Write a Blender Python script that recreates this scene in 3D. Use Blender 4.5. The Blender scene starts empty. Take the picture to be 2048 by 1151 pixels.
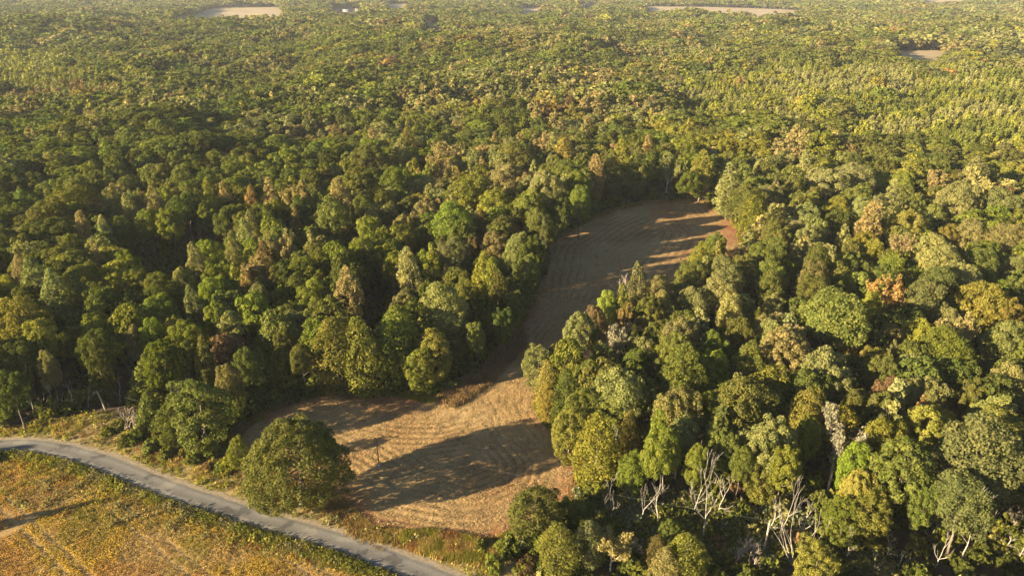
import bpy, math, random
import numpy as np
from mathutils import Vector

# ------------------------------------------------------------------ camera, sky, sun, exposure
scene = bpy.context.scene
COL = scene.collection
CAM_H = 105.0
FOCAL = 1384.0            # in pixels of a 2048 px wide picture
PITCH = math.radians(24.3)
cam_data = bpy.data.cameras.new('camera')
cam_data.sensor_width = 36.0
cam_data.lens = 36.0 * FOCAL / 2048.0
cam_data.clip_start = 1.0
cam_data.clip_end = 30000.0
cam = bpy.data.objects.new('camera', cam_data)
COL.objects.link(cam)
cam.location = (0, 0, CAM_H)
cam.rotation_euler = (math.radians(90) - PITCH, 0, 0)
scene.camera = cam

SUN_EL = math.radians(16.5)
SUN_AZ = math.radians(-113.0)     # from +Y, clockwise
world = bpy.data.worlds.new('World')
scene.world = world
world.use_nodes = True
wn = world.node_tree
wn.nodes.clear()
sky = wn.nodes.new('ShaderNodeTexSky')
sky.sky_type = 'NISHITA'
sky.sun_disc = False
sky.sun_elevation = SUN_EL
sky.sun_rotation = SUN_AZ
bg = wn.nodes.new('ShaderNodeBackground')
bg.inputs['Strength'].default_value = 0.05
sky.air_density = 0.75
sky.dust_density = 0.4
wo = wn.nodes.new('ShaderNodeOutputWorld')
wn.links.new(sky.outputs[0], bg.inputs['Color'])
wn.links.new(bg.outputs[0], wo.inputs['Surface'])

sun_data = bpy.data.lights.new('sun', 'SUN')
sun_data.energy = 5.0
sun_data.angle = math.radians(0.5)
sun_data.color = (1.0, 0.83, 0.54)
sun = bpy.data.objects.new('sun', sun_data)
COL.objects.link(sun)
to_sun = Vector((math.sin(SUN_AZ) * math.cos(SUN_EL), math.cos(SUN_AZ) * math.cos(SUN_EL), math.sin(SUN_EL)))
sun.rotation_euler = to_sun.to_track_quat('Z', 'Y').to_euler()
sun.location = to_sun * 400

scene.view_settings.view_transform = 'Standard'
scene.view_settings.look = 'None'
scene.view_settings.gamma = 1.0
scene.view_settings.use_curve_mapping = False
scene.view_settings.exposure = 2.4
scene.cycles.max_bounces = 4
scene.cycles.diffuse_bounces = 2
scene.cycles.glossy_bounces = 1
scene.cycles.transmission_bounces = 2
scene.cycles.transparent_max_bounces = 4
scene.cycles.volume_bounces = 0
scene.cycles.use_denoising = True

RNG = np.random.default_rng(11)
random.seed(5)

# ------------------------------------------------------------------ geometry helpers
SP, CP = math.sin(PITCH), math.cos(PITCH)

def unproject(px, py, z=0.0):
    """Ground point (at height z) seen at pixel px, py of the 2048 x 1151 photograph."""
    u = (px - 1024.0) / FOCAL
    v = (575.5 - py) / FOCAL
    dx, dy, dz = u, CP + v * SP, -SP + v * CP
    t = (z - CAM_H) / dz
    return np.array((dx * t, dy * t, z))

def project(x, y, z):
    """World to photograph pixels (arrays) plus depth."""
    X = np.asarray(x, float); Y = np.asarray(y, float); Z = np.asarray(z, float) - CAM_H
    d = Y * CP - Z * SP
    up = Y * SP + Z * CP
    d = np.where(d < 1.0, 1.0, d)
    return 1024.0 + FOCAL * X / d, 575.5 - FOCAL * up / d, d

def hash2(ix, iy, s):
    h = (ix.astype(np.int64) * 374761393 + iy.astype(np.int64) * 668265263 + s * 974634777) & 0x7fffffff
    h = ((h ^ (h >> 13)) * 1274126177) & 0x7fffffff
    return ((h ^ (h >> 16)) & 0xffff) / 65535.0

def vnoise(x, y, s=0):
    x = np.asarray(x, float); y = np.asarray(y, float)
    ix, iy = np.floor(x), np.floor(y)
    fx, fy = x - ix, y - iy
    fx = fx * fx * (3 - 2 * fx); fy = fy * fy * (3 - 2 * fy)
    a, b = hash2(ix, iy, s), hash2(ix + 1, iy, s)
    c, d = hash2(ix, iy + 1, s), hash2(ix + 1, iy + 1, s)
    return (a * (1 - fx) + b * fx) * (1 - fy) + (c * (1 - fx) + d * fx) * fy

def fbm(x, y, s=0, o=3):
    t, a, n = 0.0, 0.5, 0.0
    for k in range(o):
        t = t + a * vnoise(x * 2 ** k, y * 2 ** k, s + k * 17); n += a; a *= 0.5
    return t / n

def smooth(a, b, x):
    t = np.clip((x - a) / (b - a), 0, 1)
    return t * t * (3 - 2 * t)

def in_poly(x, y, poly):
    x = np.asarray(x, float); y = np.asarray(y, float)
    inside = np.zeros(x.shape, bool)
    n = len(poly)
    for i in range(n):
        x0, y0 = poly[i][:2]; x1, y1 = poly[(i + 1) % n][:2]
        if y0 == y1:
            continue
        c = ((y0 > y) != (y1 > y)) & (x < (x1 - x0) * (y - y0) / (y1 - y0) + x0)
        inside ^= c
    return inside

def seg_dist(x, y, pts, closed=True):
    x = np.asarray(x, float); y = np.asarray(y, float)
    best = np.full(x.shape, 1e9)
    n = len(pts)
    for i in range(n if closed else n - 1):
        x0, y0 = pts[i][:2]; x1, y1 = pts[(i + 1) % n][:2]
        dx, dy = x1 - x0, y1 - y0
        L = dx * dx + dy * dy + 1e-9
        t = np.clip(((x - x0) * dx + (y - y0) * dy) / L, 0, 1)
        best = np.minimum(best, np.hypot(x - x0 - t * dx, y - y0 - t * dy))
    return best

def catmull(pts, n=8, closed=False):
    P = np.array([p[:2] for p in pts], float)
    out = []
    m = len(P)
    for i in range(m if closed else m - 1):
        if closed:
            p0, p1, p2, p3 = P[(i - 1) % m], P[i], P[(i + 1) % m], P[(i + 2) % m]
        else:
            p0, p1, p2, p3 = P[max(i - 1, 0)], P[i], P[i + 1], P[min(i + 2, m - 1)]
        for k in range(n):
            t = k / n
            out.append(0.5 * ((2 * p1) + (-p0 + p2) * t + (2 * p0 - 5 * p1 + 4 * p2 - p3) * t * t + (-p0 + 3 * p1 - 3 * p2 + p3) * t ** 3))
    if not closed:
        out.append(P[-1])
    return np.array(out)

def mesh_from(name, verts, faces, mat=None, mats=None, mat_idx=None, attrs=None, smooth_shade=False):
    """verts (n,3); faces: (m,k) array or list of such arrays."""
    if not isinstance(faces, list):
        faces = [faces]
    faces = [np.asarray(f, np.int32) for f in faces if len(f)]
    me = bpy.data.meshes.new(name)
    verts = np.asarray(verts, np.float32)
    nl = sum(f.size for f in faces); nf = sum(len(f) for f in faces)
    me.vertices.add(len(verts)); me.loops.add(nl); me.polygons.add(nf)
    me.vertices.foreach_set('co', verts.ravel())
    me.loops.foreach_set('vertex_index', np.concatenate([f.ravel() for f in faces]))
    starts, tot = [], 0
    for f in faces:
        k = f.shape[1]
        starts.append(tot + np.arange(len(f)) * k); tot += f.size
    me.polygons.foreach_set('loop_start', np.concatenate(starts).astype(np.int32))
    for m in (mats or ([mat] if mat else [])):
        me.materials.append(m)
    if mat_idx is not None:
        me.polygons.foreach_set('material_index', np.asarray(mat_idx, np.int32))
    me.update(calc_edges=True)
    for k, v in (attrs or {}).items():
        v = np.asarray(v, np.float32)
        if v.ndim == 1:
            a = me.attributes.new(k, 'FLOAT', 'POINT'); a.data.foreach_set('value', v)
        else:
            a = me.attributes.new(k, 'FLOAT_VECTOR', 'POINT'); a.data.foreach_set('vector', v.ravel())
    if smooth_shade:
        me.polygons.foreach_set('use_smooth', np.ones(nf, bool))
    return me

def obj(name, me, parent=None, loc=None):
    o = bpy.data.objects.new(name, me)
    COL.objects.link(o)
    if parent is not None:
        o.parent = parent
    if loc is not None:
        o.location = loc
    return o

def tag(o, label=None, cat=None, group=None, kind=None):
    for k, v in (('label', label), ('category', cat), ('group', group), ('kind', kind)):
        if v:
            o[k] = v
    return o

def tubes(lines, sides=5):
    """lines: list of (points (n,3), radii (n,)); returns verts, quad faces."""
    V, F, off = [], [], 0
    ang = np.arange(sides) * 2 * math.pi / sides
    for P, R in lines:
        P = np.asarray(P, float); n = len(P)
        T = np.gradient(P, axis=0)
        T /= np.linalg.norm(T, axis=1, keepdims=True) + 1e-9
        ref = np.where(np.abs(T[:, 2:3]) > 0.9, np.array([[1.0, 0, 0]]), np.array([[0, 0, 1.0]]))
        A = np.cross(T, ref); A /= np.linalg.norm(A, axis=1, keepdims=True) + 1e-9
        B = np.cross(T, A)
        ring = P[:, None, :] + (A[:, None, :] * np.cos(ang)[None, :, None] + B[:, None, :] * np.sin(ang)[None, :, None]) * np.asarray(R)[:, None, None]
        V.append(ring.reshape(-1, 3))
        i = np.arange(n - 1)[:, None] * sides; j = np.arange(sides)[None, :]
        a = i + j; b = i + (j + 1) % sides
        F.append(np.stack([a, b, b + sides, a + sides], -1).reshape(-1, 4) + off)
        off += n * sides
    return np.concatenate(V), np.concatenate(F)

# ------------------------------------------------------------------ materials
def new_mat(name):
    m = bpy.data.materials.new(name)
    m.use_nodes = True
    nt = m.node_tree
    nt.nodes.clear()
    out = nt.nodes.new('ShaderNodeOutputMaterial')
    return m, nt, out

def N(nt, kind, **kw):
    n = nt.nodes.new(kind)
    for k, v in kw.items():
        if hasattr(n, k):
            setattr(n, k, v)
        else:
            n.inputs[k.replace('_', ' ')].default_value = v
    return n

def ramp(nt, fac, stops):
    r = nt.nodes.new('ShaderNodeValToRGB')
    e = r.color_ramp.elements
    while len(e) < len(stops):
        e.new(0.5)
    for i, (p, c) in enumerate(stops):
        e[i].position = p; e[i].color = (*c, 1)
    nt.links.new(fac, r.inputs[0])
    return r.outputs[0]

def mul(nt, a, b, fac=1.0, mode='MULTIPLY'):
    m = nt.nodes.new('ShaderNodeMix'); m.data_type = 'RGBA'; m.blend_type = mode
    m.inputs[0].default_value = fac
    nt.links.new(a, m.inputs[6])
    if hasattr(b, 'links'):
        nt.links.new(b, m.inputs[7])
    else:
        m.inputs[7].default_value = (*b, 1)
    return m.outputs[2]

def noise(nt, scale, detail=4.0, rough=0.55, vec=None, coord='Object'):
    n = nt.nodes.new('ShaderNodeTexNoise')
    n.inputs['Scale'].default_value = scale
    n.inputs['Detail'].default_value = detail
    n.inputs['Roughness'].default_value = rough
    if vec is None:
        tc = nt.nodes.new('ShaderNodeTexCoord'); vec = tc.outputs[coord]
    nt.links.new(vec, n.inputs['Vector'])
    return n.outputs[0]

def foliage_material(name, translucency=0.38, instancer=True, fixed=None):
    m, nt, out = new_mat(name)
    if fixed is None:
        at = N(nt, 'ShaderNodeAttribute', attribute_name='tint'); at.attribute_type = 'INSTANCER'
        base = at.outputs['Color']
    else:
        rg = nt.nodes.new('ShaderNodeRGB'); rg.outputs[0].default_value = (*fixed, 1); base = rg.outputs[0]
    lv = N(nt, 'ShaderNodeAttribute', attribute_name='leaf_value')
    c = ramp(nt, lv.outputs['Fac'], [(0.0, (0.55, 0.62, 0.6)), (0.5, (1.0, 1.0, 1.0)), (1.0, (1.55, 1.38, 1.2))])
    col = mul(nt, base, c)
    d = nt.nodes.new('ShaderNodeBsdfDiffuse'); t = nt.nodes.new('ShaderNodeBsdfTranslucent')
    nt.links.new(col, d.inputs[0]); nt.links.new(mul(nt, col, (1.0, 1.1, 0.55)), t.inputs[0])
    mx = nt.nodes.new('ShaderNodeMixShader'); mx.inputs[0].default_value = translucency
    nt.links.new(d.outputs[0], mx.inputs[1]); nt.links.new(t.outputs[0], mx.inputs[2])
    nt.links.new(mx.outputs[0], out.inputs[0])
    return m

def plain_material(name, stops, scale, rough=0.9, bump=0.0, bump_scale=None, spec=0.2, detail=5.0):
    m, nt, out = new_mat(name)
    p = nt.nodes.new('ShaderNodeBsdfPrincipled')
    p.inputs['Roughness'].default_value = rough
    p.inputs['Specular IOR Level'].default_value = spec
    nt.links.new(ramp(nt, noise(nt, scale, detail), stops), p.inputs['Base Color'])
    if bump:
        b = nt.nodes.new('ShaderNodeBump'); b.inputs['Strength'].default_value = bump
        b.inputs['Distance'].default_value = 0.1
        nt.links.new(noise(nt, bump_scale or scale * 6, 4), b.inputs['Height'])
        nt.links.new(b.outputs[0], p.inputs['Normal'])
    nt.links.new(p.outputs[0], out.inputs[0])
    return m

M_LEAF = foliage_material('leaves')
M_BARK = plain_material('bark', [(0.3, (0.075, 0.055, 0.038)), (0.7, (0.20, 0.165, 0.12))], 1.3, bump=0.6)
M_PALE = plain_material('pale_bark', [(0.3, (0.24, 0.19, 0.14)), (0.7, (0.42, 0.36, 0.28))], 0.9, bump=0.5)
M_DEAD = plain_material('weathered_dead_wood', [(0.3, (0.14, 0.115, 0.09)), (0.62, (0.34, 0.30, 0.245))], 0.8, bump=0.5)
M_TWIG = plain_material('grey_twigs', [(0.3, (0.20, 0.16, 0.12)), (0.7, (0.40, 0.33, 0.25))], 0.7)
M_FLOOR = plain_material('forest_floor', [(0.3, (0.030, 0.020, 0.012)), (0.5, (0.055, 0.036, 0.018)), (0.75, (0.075, 0.062, 0.022))], 0.15, bump=0.6, bump_scale=1.6)
M_POLE = plain_material('weathered_pole', [(0.3, (0.24, 0.19, 0.13)), (0.7, (0.40, 0.33, 0.24))], 2.0, bump=0.4)
M_TAR = plain_material('tarred_pole', [(0.3, (0.02, 0.016, 0.012)), (0.7, (0.05, 0.04, 0.03))], 2.0)
M_WIRE = plain_material('wire_metal', [(0.3, (0.10, 0.10, 0.09)), (0.7, (0.14, 0.14, 0.13))], 2.0, rough=0.5)
M_CERAM = plain_material('glazed_ceramic', [(0.3, (0.62, 0.60, 0.56)), (0.7, (0.75, 0.73, 0.70))], 2.0, rough=0.3)
M_METAL = plain_material('galvanised_metal', [(0.3, (0.34, 0.34, 0.33)), (0.7, (0.5, 0.5, 0.48))], 3.0, rough=0.5)

def field_material():
    m, nt, out = new_mat('corn_stubble')
    p = nt.nodes.new('ShaderNodeBsdfPrincipled')
    p.inputs['Roughness'].default_value = 0.95; p.inputs['Specular IOR Level'].default_value = 0.1
    big = ramp(nt, noise(nt, 0.045, 4), [(0.30, (0.195, 0.108, 0.045)), (0.5, (0.275, 0.178, 0.076)), (0.7, (0.335, 0.228, 0.105))])
    fine = ramp(nt, noise(nt, 2.6, 6, 0.8), [(0.28, (0.55, 0.50, 0.46)), (0.52, (0.98, 0.98, 0.98)), (0.74, (1.35, 1.3, 1.22))])
    col = mul(nt, big, fine)
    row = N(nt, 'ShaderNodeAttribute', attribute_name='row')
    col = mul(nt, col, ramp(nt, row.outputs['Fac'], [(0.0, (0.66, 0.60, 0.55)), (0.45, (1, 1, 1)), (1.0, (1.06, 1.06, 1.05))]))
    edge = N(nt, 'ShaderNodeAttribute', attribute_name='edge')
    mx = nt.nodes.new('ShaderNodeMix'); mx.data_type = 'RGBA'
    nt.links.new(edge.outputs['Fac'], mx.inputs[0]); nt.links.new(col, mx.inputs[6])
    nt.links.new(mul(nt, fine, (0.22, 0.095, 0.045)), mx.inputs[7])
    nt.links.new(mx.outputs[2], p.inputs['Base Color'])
    b = nt.nodes.new('ShaderNodeBump'); b.inputs['Strength'].default_value = 0.9; b.inputs['Distance'].default_value = 0.25
    nt.links.new(noise(nt, 1.1, 6, 0.7), b.inputs['Height']); nt.links.new(b.outputs[0], p.inputs['Normal'])
    nt.links.new(p.outputs[0], out.inputs[0])
    return m
M_FIELD = field_material()
M_SOIL = plain_material('crop_soil', [(0.3, (0.20, 0.125, 0.045)), (0.7, (0.30, 0.20, 0.08))], 0.5, bump=0.6, bump_scale=2.5)
M_VERGE = plain_material('verge_soil', [(0.3, (0.10, 0.075, 0.03)), (0.55, (0.20, 0.155, 0.06)), (0.75, (0.30, 0.22, 0.11))], 0.35, bump=0.7, bump_scale=2.5)
M_SHOULDER = plain_material('gravel_shoulder', [(0.3, (0.17, 0.13, 0.08)), (0.7, (0.29, 0.235, 0.16))], 1.5, bump=0.6, bump_scale=8)
M_FARFIELD = plain_material('far_dry_field', [(0.3, (0.21, 0.155, 0.085)), (0.7, (0.30, 0.225, 0.13))], 0.012)
M_FARSOIL = plain_material('far_brown_field', [(0.3, (0.13, 0.09, 0.05)), (0.7, (0.18, 0.125, 0.075))], 0.02)

def road_material():
    m, nt, out = new_mat('worn_asphalt')
    p = nt.nodes.new('ShaderNodeBsdfPrincipled')
    p.inputs['Roughness'].default_value = 0.85; p.inputs['Specular IOR Level'].default_value = 0.3
    a = N(nt, 'ShaderNodeAttribute', attribute_name='across')
    track = ramp(nt, a.outputs['Fac'], [(0.0, (0.19, 0.16, 0.125)), (0.08, (0.118, 0.108, 0.094)), (0.22, (0.165, 0.150, 0.130)), (0.36, (0.100, 0.092, 0.081)), (0.5, (0.110, 0.101, 0.089)), (0.75, (0.158, 0.145, 0.126)), (0.92, (0.118, 0.108, 0.094)), (1.0, (0.19, 0.165, 0.13))])
    tc = nt.nodes.new('ShaderNodeTexCoord')
    patch = ramp(nt, noise(nt, 0.16, 3), [(0.36, (0.52, 0.52, 0.53)), (0.40, (0.92, 0.92, 0.92)), (0.58, (1.0, 1.0, 1.0)), (0.66, (1.3, 1.27, 1.22))])
    fine = ramp(nt, noise(nt, 2.5, 6, 0.7), [(0.3, (0.8, 0.8, 0.8)), (0.7, (1.15, 1.15, 1.15))])
    nt.links.new(mul(nt, mul(nt, track, patch), fine), p.inputs['Base Color'])
    b = nt.nodes.new('ShaderNodeBump'); b.inputs['Strength'].default_value = 0.35; b.inputs['Distance'].default_value = 0.05
    nt.links.new(noise(nt, 4, 5, 0.7), b.inputs['Height']); nt.links.new(b.outputs[0], p.inputs['Normal'])
    nt.links.new(p.outputs[0], out.inputs[0])
    return m
M_ROAD = road_material()

# ------------------------------------------------------------------ layout read off the photograph (pixels -> ground)
def U(pts, z=0.0):
    return [unproject(a, b, z)[:2] for a, b in pts]

# harvested corn field: visible ground edges, and the right edge where crowns hide the ground (taken at crown height)
F_LEFT = U([(452, 905), (470, 872), (505, 843), (560, 812), (640, 789), (720, 780), (800, 789), (870, 800), (925, 772), (985, 722), (1030, 660), (1066, 600),
            (1082, 540), (1096, 492), (1140, 462), (1200, 430), (1262, 411), (1330, 401), (1400, 402), (1432, 418), (1470, 452), (1492, 480)])
F_RIGHT = U([(1455, 492), (1400, 505), (1345, 545), (1270, 590), (1215, 635), (1140, 680)], 17.0)
F_NEAR = U([(1075, 795), (1095, 842), (1140, 890), (1158, 930), (1150, 985), (1110, 1030), (1040, 1068), (960, 1090), (880, 1088), (800, 1070), (735, 1058), (703, 1028), (640, 985), (540, 945)])
FIELD = F_LEFT + F_RIGHT + F_NEAR
FIELD_S = catmull(FIELD, 4, True)

ROAD_C = U([(-560, 1010), (-330, 936), (-160, 903), (-60, 894), (0, 892), (55, 891), (115, 900), (180, 917), (255, 945), (335, 977), (412, 1003), (485, 1027), (555, 1049), (630, 1071), (696, 1091), (772, 1119), (850, 1149), (955, 1192), (1090, 1255)])
ROAD = catmull(ROAD_C, 8)
ROAD_W = 4.8

SOY = U([(-700, 1160), (-500, 1050), (-330, 975), (-160, 932), (-60, 918), (0, 915), (52, 911), (100, 924), (157, 939), (235, 968), (314, 1002), (392, 1027), (470, 1051), (549, 1078), (627, 1102), (700, 1124), (780, 1155), (880, 1200), (1000, 1260), (900, 1420), (200, 1600), (-900, 1600)])
VERGE = U([(-700, 880), (-300, 868), (-100, 862), (0, 858), (60, 848), (130, 836), (200, 826), (270, 838), (330, 868), (400, 905), (470, 930), (560, 950), (640, 985), (703, 1028), (735, 1058), (800, 1070), (880, 1088), (960, 1092), (1020, 1110), (1060, 1160), (1180, 1260), (1000, 1262), (880, 1202), (780, 1157)])
HOLLOW = U([(222, 470), (420, 452), (470, 470), (440, 500), (395, 545), (345, 575), (300, 560), (255, 520)], 6.0)
LINE_CLEAR = U([(1150, 985), (1330, 985), (1480, 1010), (1660, 1045), (1790, 1100), (1780, 1165), (1580, 1125), (1400, 1115), (1240, 1095), (1160, 1040)], 0.0)

ZF = 8.0
def far_clear(far, near):
    return U(far, ZF) + U(near, ZF + 17)
FARF = [
    far_clear([(430, 17), (550, 15), (572, 24)], [(570, 34), (500, 39), (345, 42), (330, 36)]),
    far_clear([(1770, 104), (1895, 104), (1900, 109)], [(1898, 115), (1830, 117), (1790, 110)]),
    far_clear([(1285, 14), (1420, 15), (1590, 21), (1608, 25)], [(1600, 31), (1440, 28), (1290, 22)]),
    far_clear([(770, 9), (822, 9)], [(824, 20), (768, 22)]),
    far_clear([(848, 46), (888, 46)], [(888, 64), (846, 66)]),
    far_clear([(1038, 17), (1088, 17)], [(1088, 26), (1036, 27)]),
    far_clear([(660, 18), (730, 18)], [(730, 29), (660, 29)]),
    far_clear([(1155, 9), (1200, 9)], [(1200, 19), (1155, 19)]),
    far_clear([(1840, 1), (1935, 1)], [(1935, 9), (1840, 9)]),
]

def terrain(x, y):
    x = np.asarray(x, float); y = np.asarray(y, float)
    d = np.hypot(x, y - 230)
    h = 46 * fbm(x / 380.0, y / 300.0, 3, 3) - 13
    h = np.clip(h, 0, 40)
    w = smooth(330, 800, d) * smooth(380, 620, y)
    w = w * (1 - 0.9 * np.maximum(smooth(40, 180, x), smooth(-360, -480, x)) * smooth(1250, 1000, y))
    far = smooth(1000, 1900, d)
    z = w * (h * (1 - far) + far * (5 + 0.35 * h))
    for poly in FARF:
        cx, cy = np.mean([p[0] for p in poly]), np.mean([p[1] for p in poly])
        r = max(math.hypot(p[0] - cx, p[1] - cy) for p in poly)
        near = np.hypot(x - cx, y - cy) < r + 260
        if near.any():
            sd = np.where(near, seg_dist(x, y, poly), 1e9)
            sd = np.where(in_poly(x, y, poly), 0, sd)
            k = 1 - smooth(60, 220, sd)
            z = z * (1 - k) + ZF * k
    return z

# ------------------------------------------------------------------ ground, fields, road
def build_terrain():
    rad = [0.0] + list(np.geomspace(40, 9000, 150))
    na = 300
    V = [(0, 0, 0)]
    for r in rad[1:]:
        a = np.arange(na) * 2 * math.pi / na
        x, y = r * np.cos(a), r * np.sin(a)
        V.extend(np.stack([x, y, terrain(x, y)], -1))
    V = np.array(V)
    tri = np.array([(0, 1 + i, 1 + (i + 1) % na) for i in range(na)])
    n = len(rad) - 1
    i = np.arange(n - 1)[:, None] * na + 1; j = np.arange(na)[None, :]
    a = i + j; b = i + (j + 1) % na
    quad = np.stack([a, a + na, b + na, b], -1).reshape(-1, 4)
    o = obj('ground', mesh_from('ground', V, [tri, quad], M_FLOOR, smooth_shade=True))
    return tag(o, 'dark leaf-littered ground under the woodland', kind='structure')
build_terrain()

def grid_sheet(name, poly, step, mat, hfun, extra=None, label=None):
    P = np.array([p[:2] for p in poly])
    x0, y0 = P.min(0) - step; x1, y1 = P.max(0) + step
    nx, ny = int((x1 - x0) / step) + 2, int((y1 - y0) / step) + 2
    X, Y = np.meshgrid(x0 + np.arange(nx) * step, y0 + np.arange(ny) * step)
    cx, cy = (X[:-1, :-1] + step / 2), (Y[:-1, :-1] + step / 2)
    m = in_poly(cx, cy, poly)
    ids = np.arange(nx * ny).reshape(ny, nx)
    q = np.stack([ids[:-1, :-1], ids[:-1, 1:], ids[1:, 1:], ids[1:, :-1]], -1)[m]
    used, inv = np.unique(q, return_inverse=True)
    x, y = X.ravel()[used], Y.ravel()[used]
    z, attrs = hfun(x, y)
    me = mesh_from(name, np.stack([x, y, z], -1), inv.reshape(-1, 4), mat, attrs=attrs, smooth_shade=True)
    return tag(obj(name, me), label, kind='structure')

def field_h(x, y):
    d = seg_dist(x, y, FIELD_S)
    wob = 2.4 * (fbm(x / 16, y / 16, 21) - 0.5) + 0.5 * (fbm(x / 2.5, y / 2.5, 23) - 0.5)
    ph = (d + wob) / (2.0 + 1.2 * smooth(180, 260, np.hypot(x, y)))
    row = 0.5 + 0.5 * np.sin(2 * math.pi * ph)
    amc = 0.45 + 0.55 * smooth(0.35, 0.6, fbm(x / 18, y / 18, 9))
    amt = (0.25 + 0.75 * smooth(0.35, 0.65, fbm(x / 18, y / 18, 9))) * (0.25 + 0.75 * (1 - smooth(150, 260, np.hypot(x, y))))
    fade = smooth(0.0, 2.0, d)
    near = 1 - smooth(150, 300, np.hypot(x, y))
    z = 0.03 + fade * (0.27 * amt * row * (0.45 + 0.55 * near) + 0.10 * fbm(x / 1.3, y / 1.3, 31, 2))
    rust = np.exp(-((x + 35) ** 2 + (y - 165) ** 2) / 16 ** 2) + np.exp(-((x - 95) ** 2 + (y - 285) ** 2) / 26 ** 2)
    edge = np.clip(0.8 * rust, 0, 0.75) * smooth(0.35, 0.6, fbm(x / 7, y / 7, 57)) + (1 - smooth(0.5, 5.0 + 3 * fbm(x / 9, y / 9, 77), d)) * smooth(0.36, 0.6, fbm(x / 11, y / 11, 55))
    return z, {'row': 1 - (1 - row) * amc, 'edge': np.clip(edge, 0, 1)}
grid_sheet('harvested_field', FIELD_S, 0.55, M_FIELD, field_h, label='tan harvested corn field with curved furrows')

def soy_h(x, y):
    return 0.03 + 0.12 * fbm(x / 3, y / 3, 12, 2), {}
grid_sheet('crop_field', SOY, 1.2, M_SOIL, soy_h, label='ground of the golden crop field below the road')

def strip(name, path, offs, z, mat, label):
    P = np.asarray(path); T = np.gradient(P, axis=0); T /= np.linalg.norm(T, axis=1, keepdims=True)
    Nn = np.stack([-T[:, 1], T[:, 0]], -1)
    V, A = [], []
    k = len(offs)
    for i, o in enumerate(offs):
        wv = 0.9 * (fbm(P[:, 0] / 3, P[:, 1] / 3, 5) - 0.5) if i in (0, k - 1) else 0
        q = P + Nn * (o + np.sign(o) * wv)[:, None] if i in (0, k - 1) else P + Nn * o
        V.append(np.column_stack([q, np.full(len(q), z[i])])); A.append(np.full(len(q), (o - offs[0]) / (offs[-1] - offs[0])))
    V = np.stack(V, 1).reshape(-1, 3); A = np.stack(A, 1).ravel()
    n = len(P)
    i = np.arange(n - 1)[:, None] * k; j = np.arange(k - 1)[None, :]
    a = i + j
    q = np.stack([a, a + k, a + k + 1, a + 1], -1).reshape(-1, 4)[:, ::-1]
    return tag(obj(name, mesh_from(name, V, q, mat, attrs={'across': A}, smooth_shade=True)), label, kind='structure')

RDENSE = catmull(ROAD_C, 20)
hw = ROAD_W / 2
strip('road', RDENSE, np.array([-hw, -hw * .8, -hw * .4, 0, hw * .4, hw * .8, hw]), [0.16, 0.19, 0.22, 0.24, 0.22, 0.19, 0.16], M_ROAD, 'narrow worn grey asphalt country road')
strip('road_shoulder', RDENSE, np.array([-hw - 1.3, -hw - .6, 0, hw + .6, hw + 1.3]), [0.06, 0.14, 0.14, 0.14, 0.06], M_SHOULDER, 'sandy gravel shoulder of the country road')

def verge_h(x, y):
    return 0.04 + 0.3 * fbm(x / 5, y / 5, 8) * smooth(3.5, 8, seg_dist(x, y, ROAD, False)), {}
grid_sheet('roadside_verge', VERGE, 1.2, M_VERGE, verge_h, label='dry grassy verge between road and woods')

for k, poly in enumerate(FARF):
    if k in (6, 7):
        continue
    s = catmull(poly, 3, True)
    grid_sheet('far_field', [p for p in s], 14.0, M_FARSOIL if k == 4 else M_FARFIELD, lambda x, y: (terrain(x, y) + 1.0, {}), label='distant pale dry field among the woods')

# ------------------------------------------------------------------ foliage meshes
def quads(pos, nrm, size, rng, aspect=0.75):
    n = len(pos)
    nrm = nrm / (np.linalg.norm(nrm, axis=1, keepdims=True) + 1e-9)
    r = rng.normal(size=(n, 3))
    t = np.cross(nrm, r); t /= np.linalg.norm(t, axis=1, keepdims=True) + 1e-9
    b = np.cross(nrm, t)
    s = (size * rng.choice([0.6, 0.8, 1.0, 1.25], n) * rng.uniform(0.85, 1.15, n))[:, None]
    bend = nrm * s * 0.18
    V = np.stack([pos + t * s, pos + b * s * aspect - bend, pos - t * s, pos - b * s * aspect - bend], 1).reshape(-1, 3)
    F = np.arange(n * 4).reshape(n, 4)
    lv = np.repeat(rng.uniform(0, 1, n), 4)
    return V, F, lv

def leaf_lobes(C, R, per, size, rng, center, jitter=0.55, squash=0.85, inner=0.12, keep=0.68, lobe_tone=0.35):
    """Leaves on the outer faces of many small lobes; lobes carry a tone of their own."""
    C = np.asarray(C); R = np.asarray(R)
    n = len(C)
    cnt = np.maximum((per * (R / R.mean()) ** 2).astype(int), 4)
    idx = np.repeat(np.arange(n), cnt)
    out = C - center; out /= np.linalg.norm(out, axis=1, keepdims=True) + 1e-9
    d = rng.normal(size=(len(idx), 3)) + 0.75 * out[idx] + np.array([0, 0, 0.3])
    d /= np.linalg.norm(d, axis=1, keepdims=True) + 1e-9
    rad = R[idx] * np.where(rng.random(len(idx)) < inner, rng.uniform(0.35, 0.8, len(idx)), rng.uniform(0.82, 1.1, len(idx)))
    pos = C[idx] + d * rad[:, None] * np.array([1, 1, squash])
    ok = np.ones(len(pos), bool)
    for k in range(n):
        dd = np.linalg.norm((pos - C[k]) / np.array([1, 1, squash]), axis=1)
        ok &= ~((dd < keep * R[k]) & (idx != k))
    pos, d, idx = pos[ok], d[ok], idx[ok]
    nrm = d + jitter * rng.normal(size=pos.shape)
    V, F, lv = quads(pos, nrm, np.full(len(pos), size), rng)
    tone = rng.uniform(0, 1, n)[idx]
    lv = np.clip(lv * (1 - lobe_tone) + np.repeat(tone, 4) * lobe_tone, 0, 1)
    return V, F, lv

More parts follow.
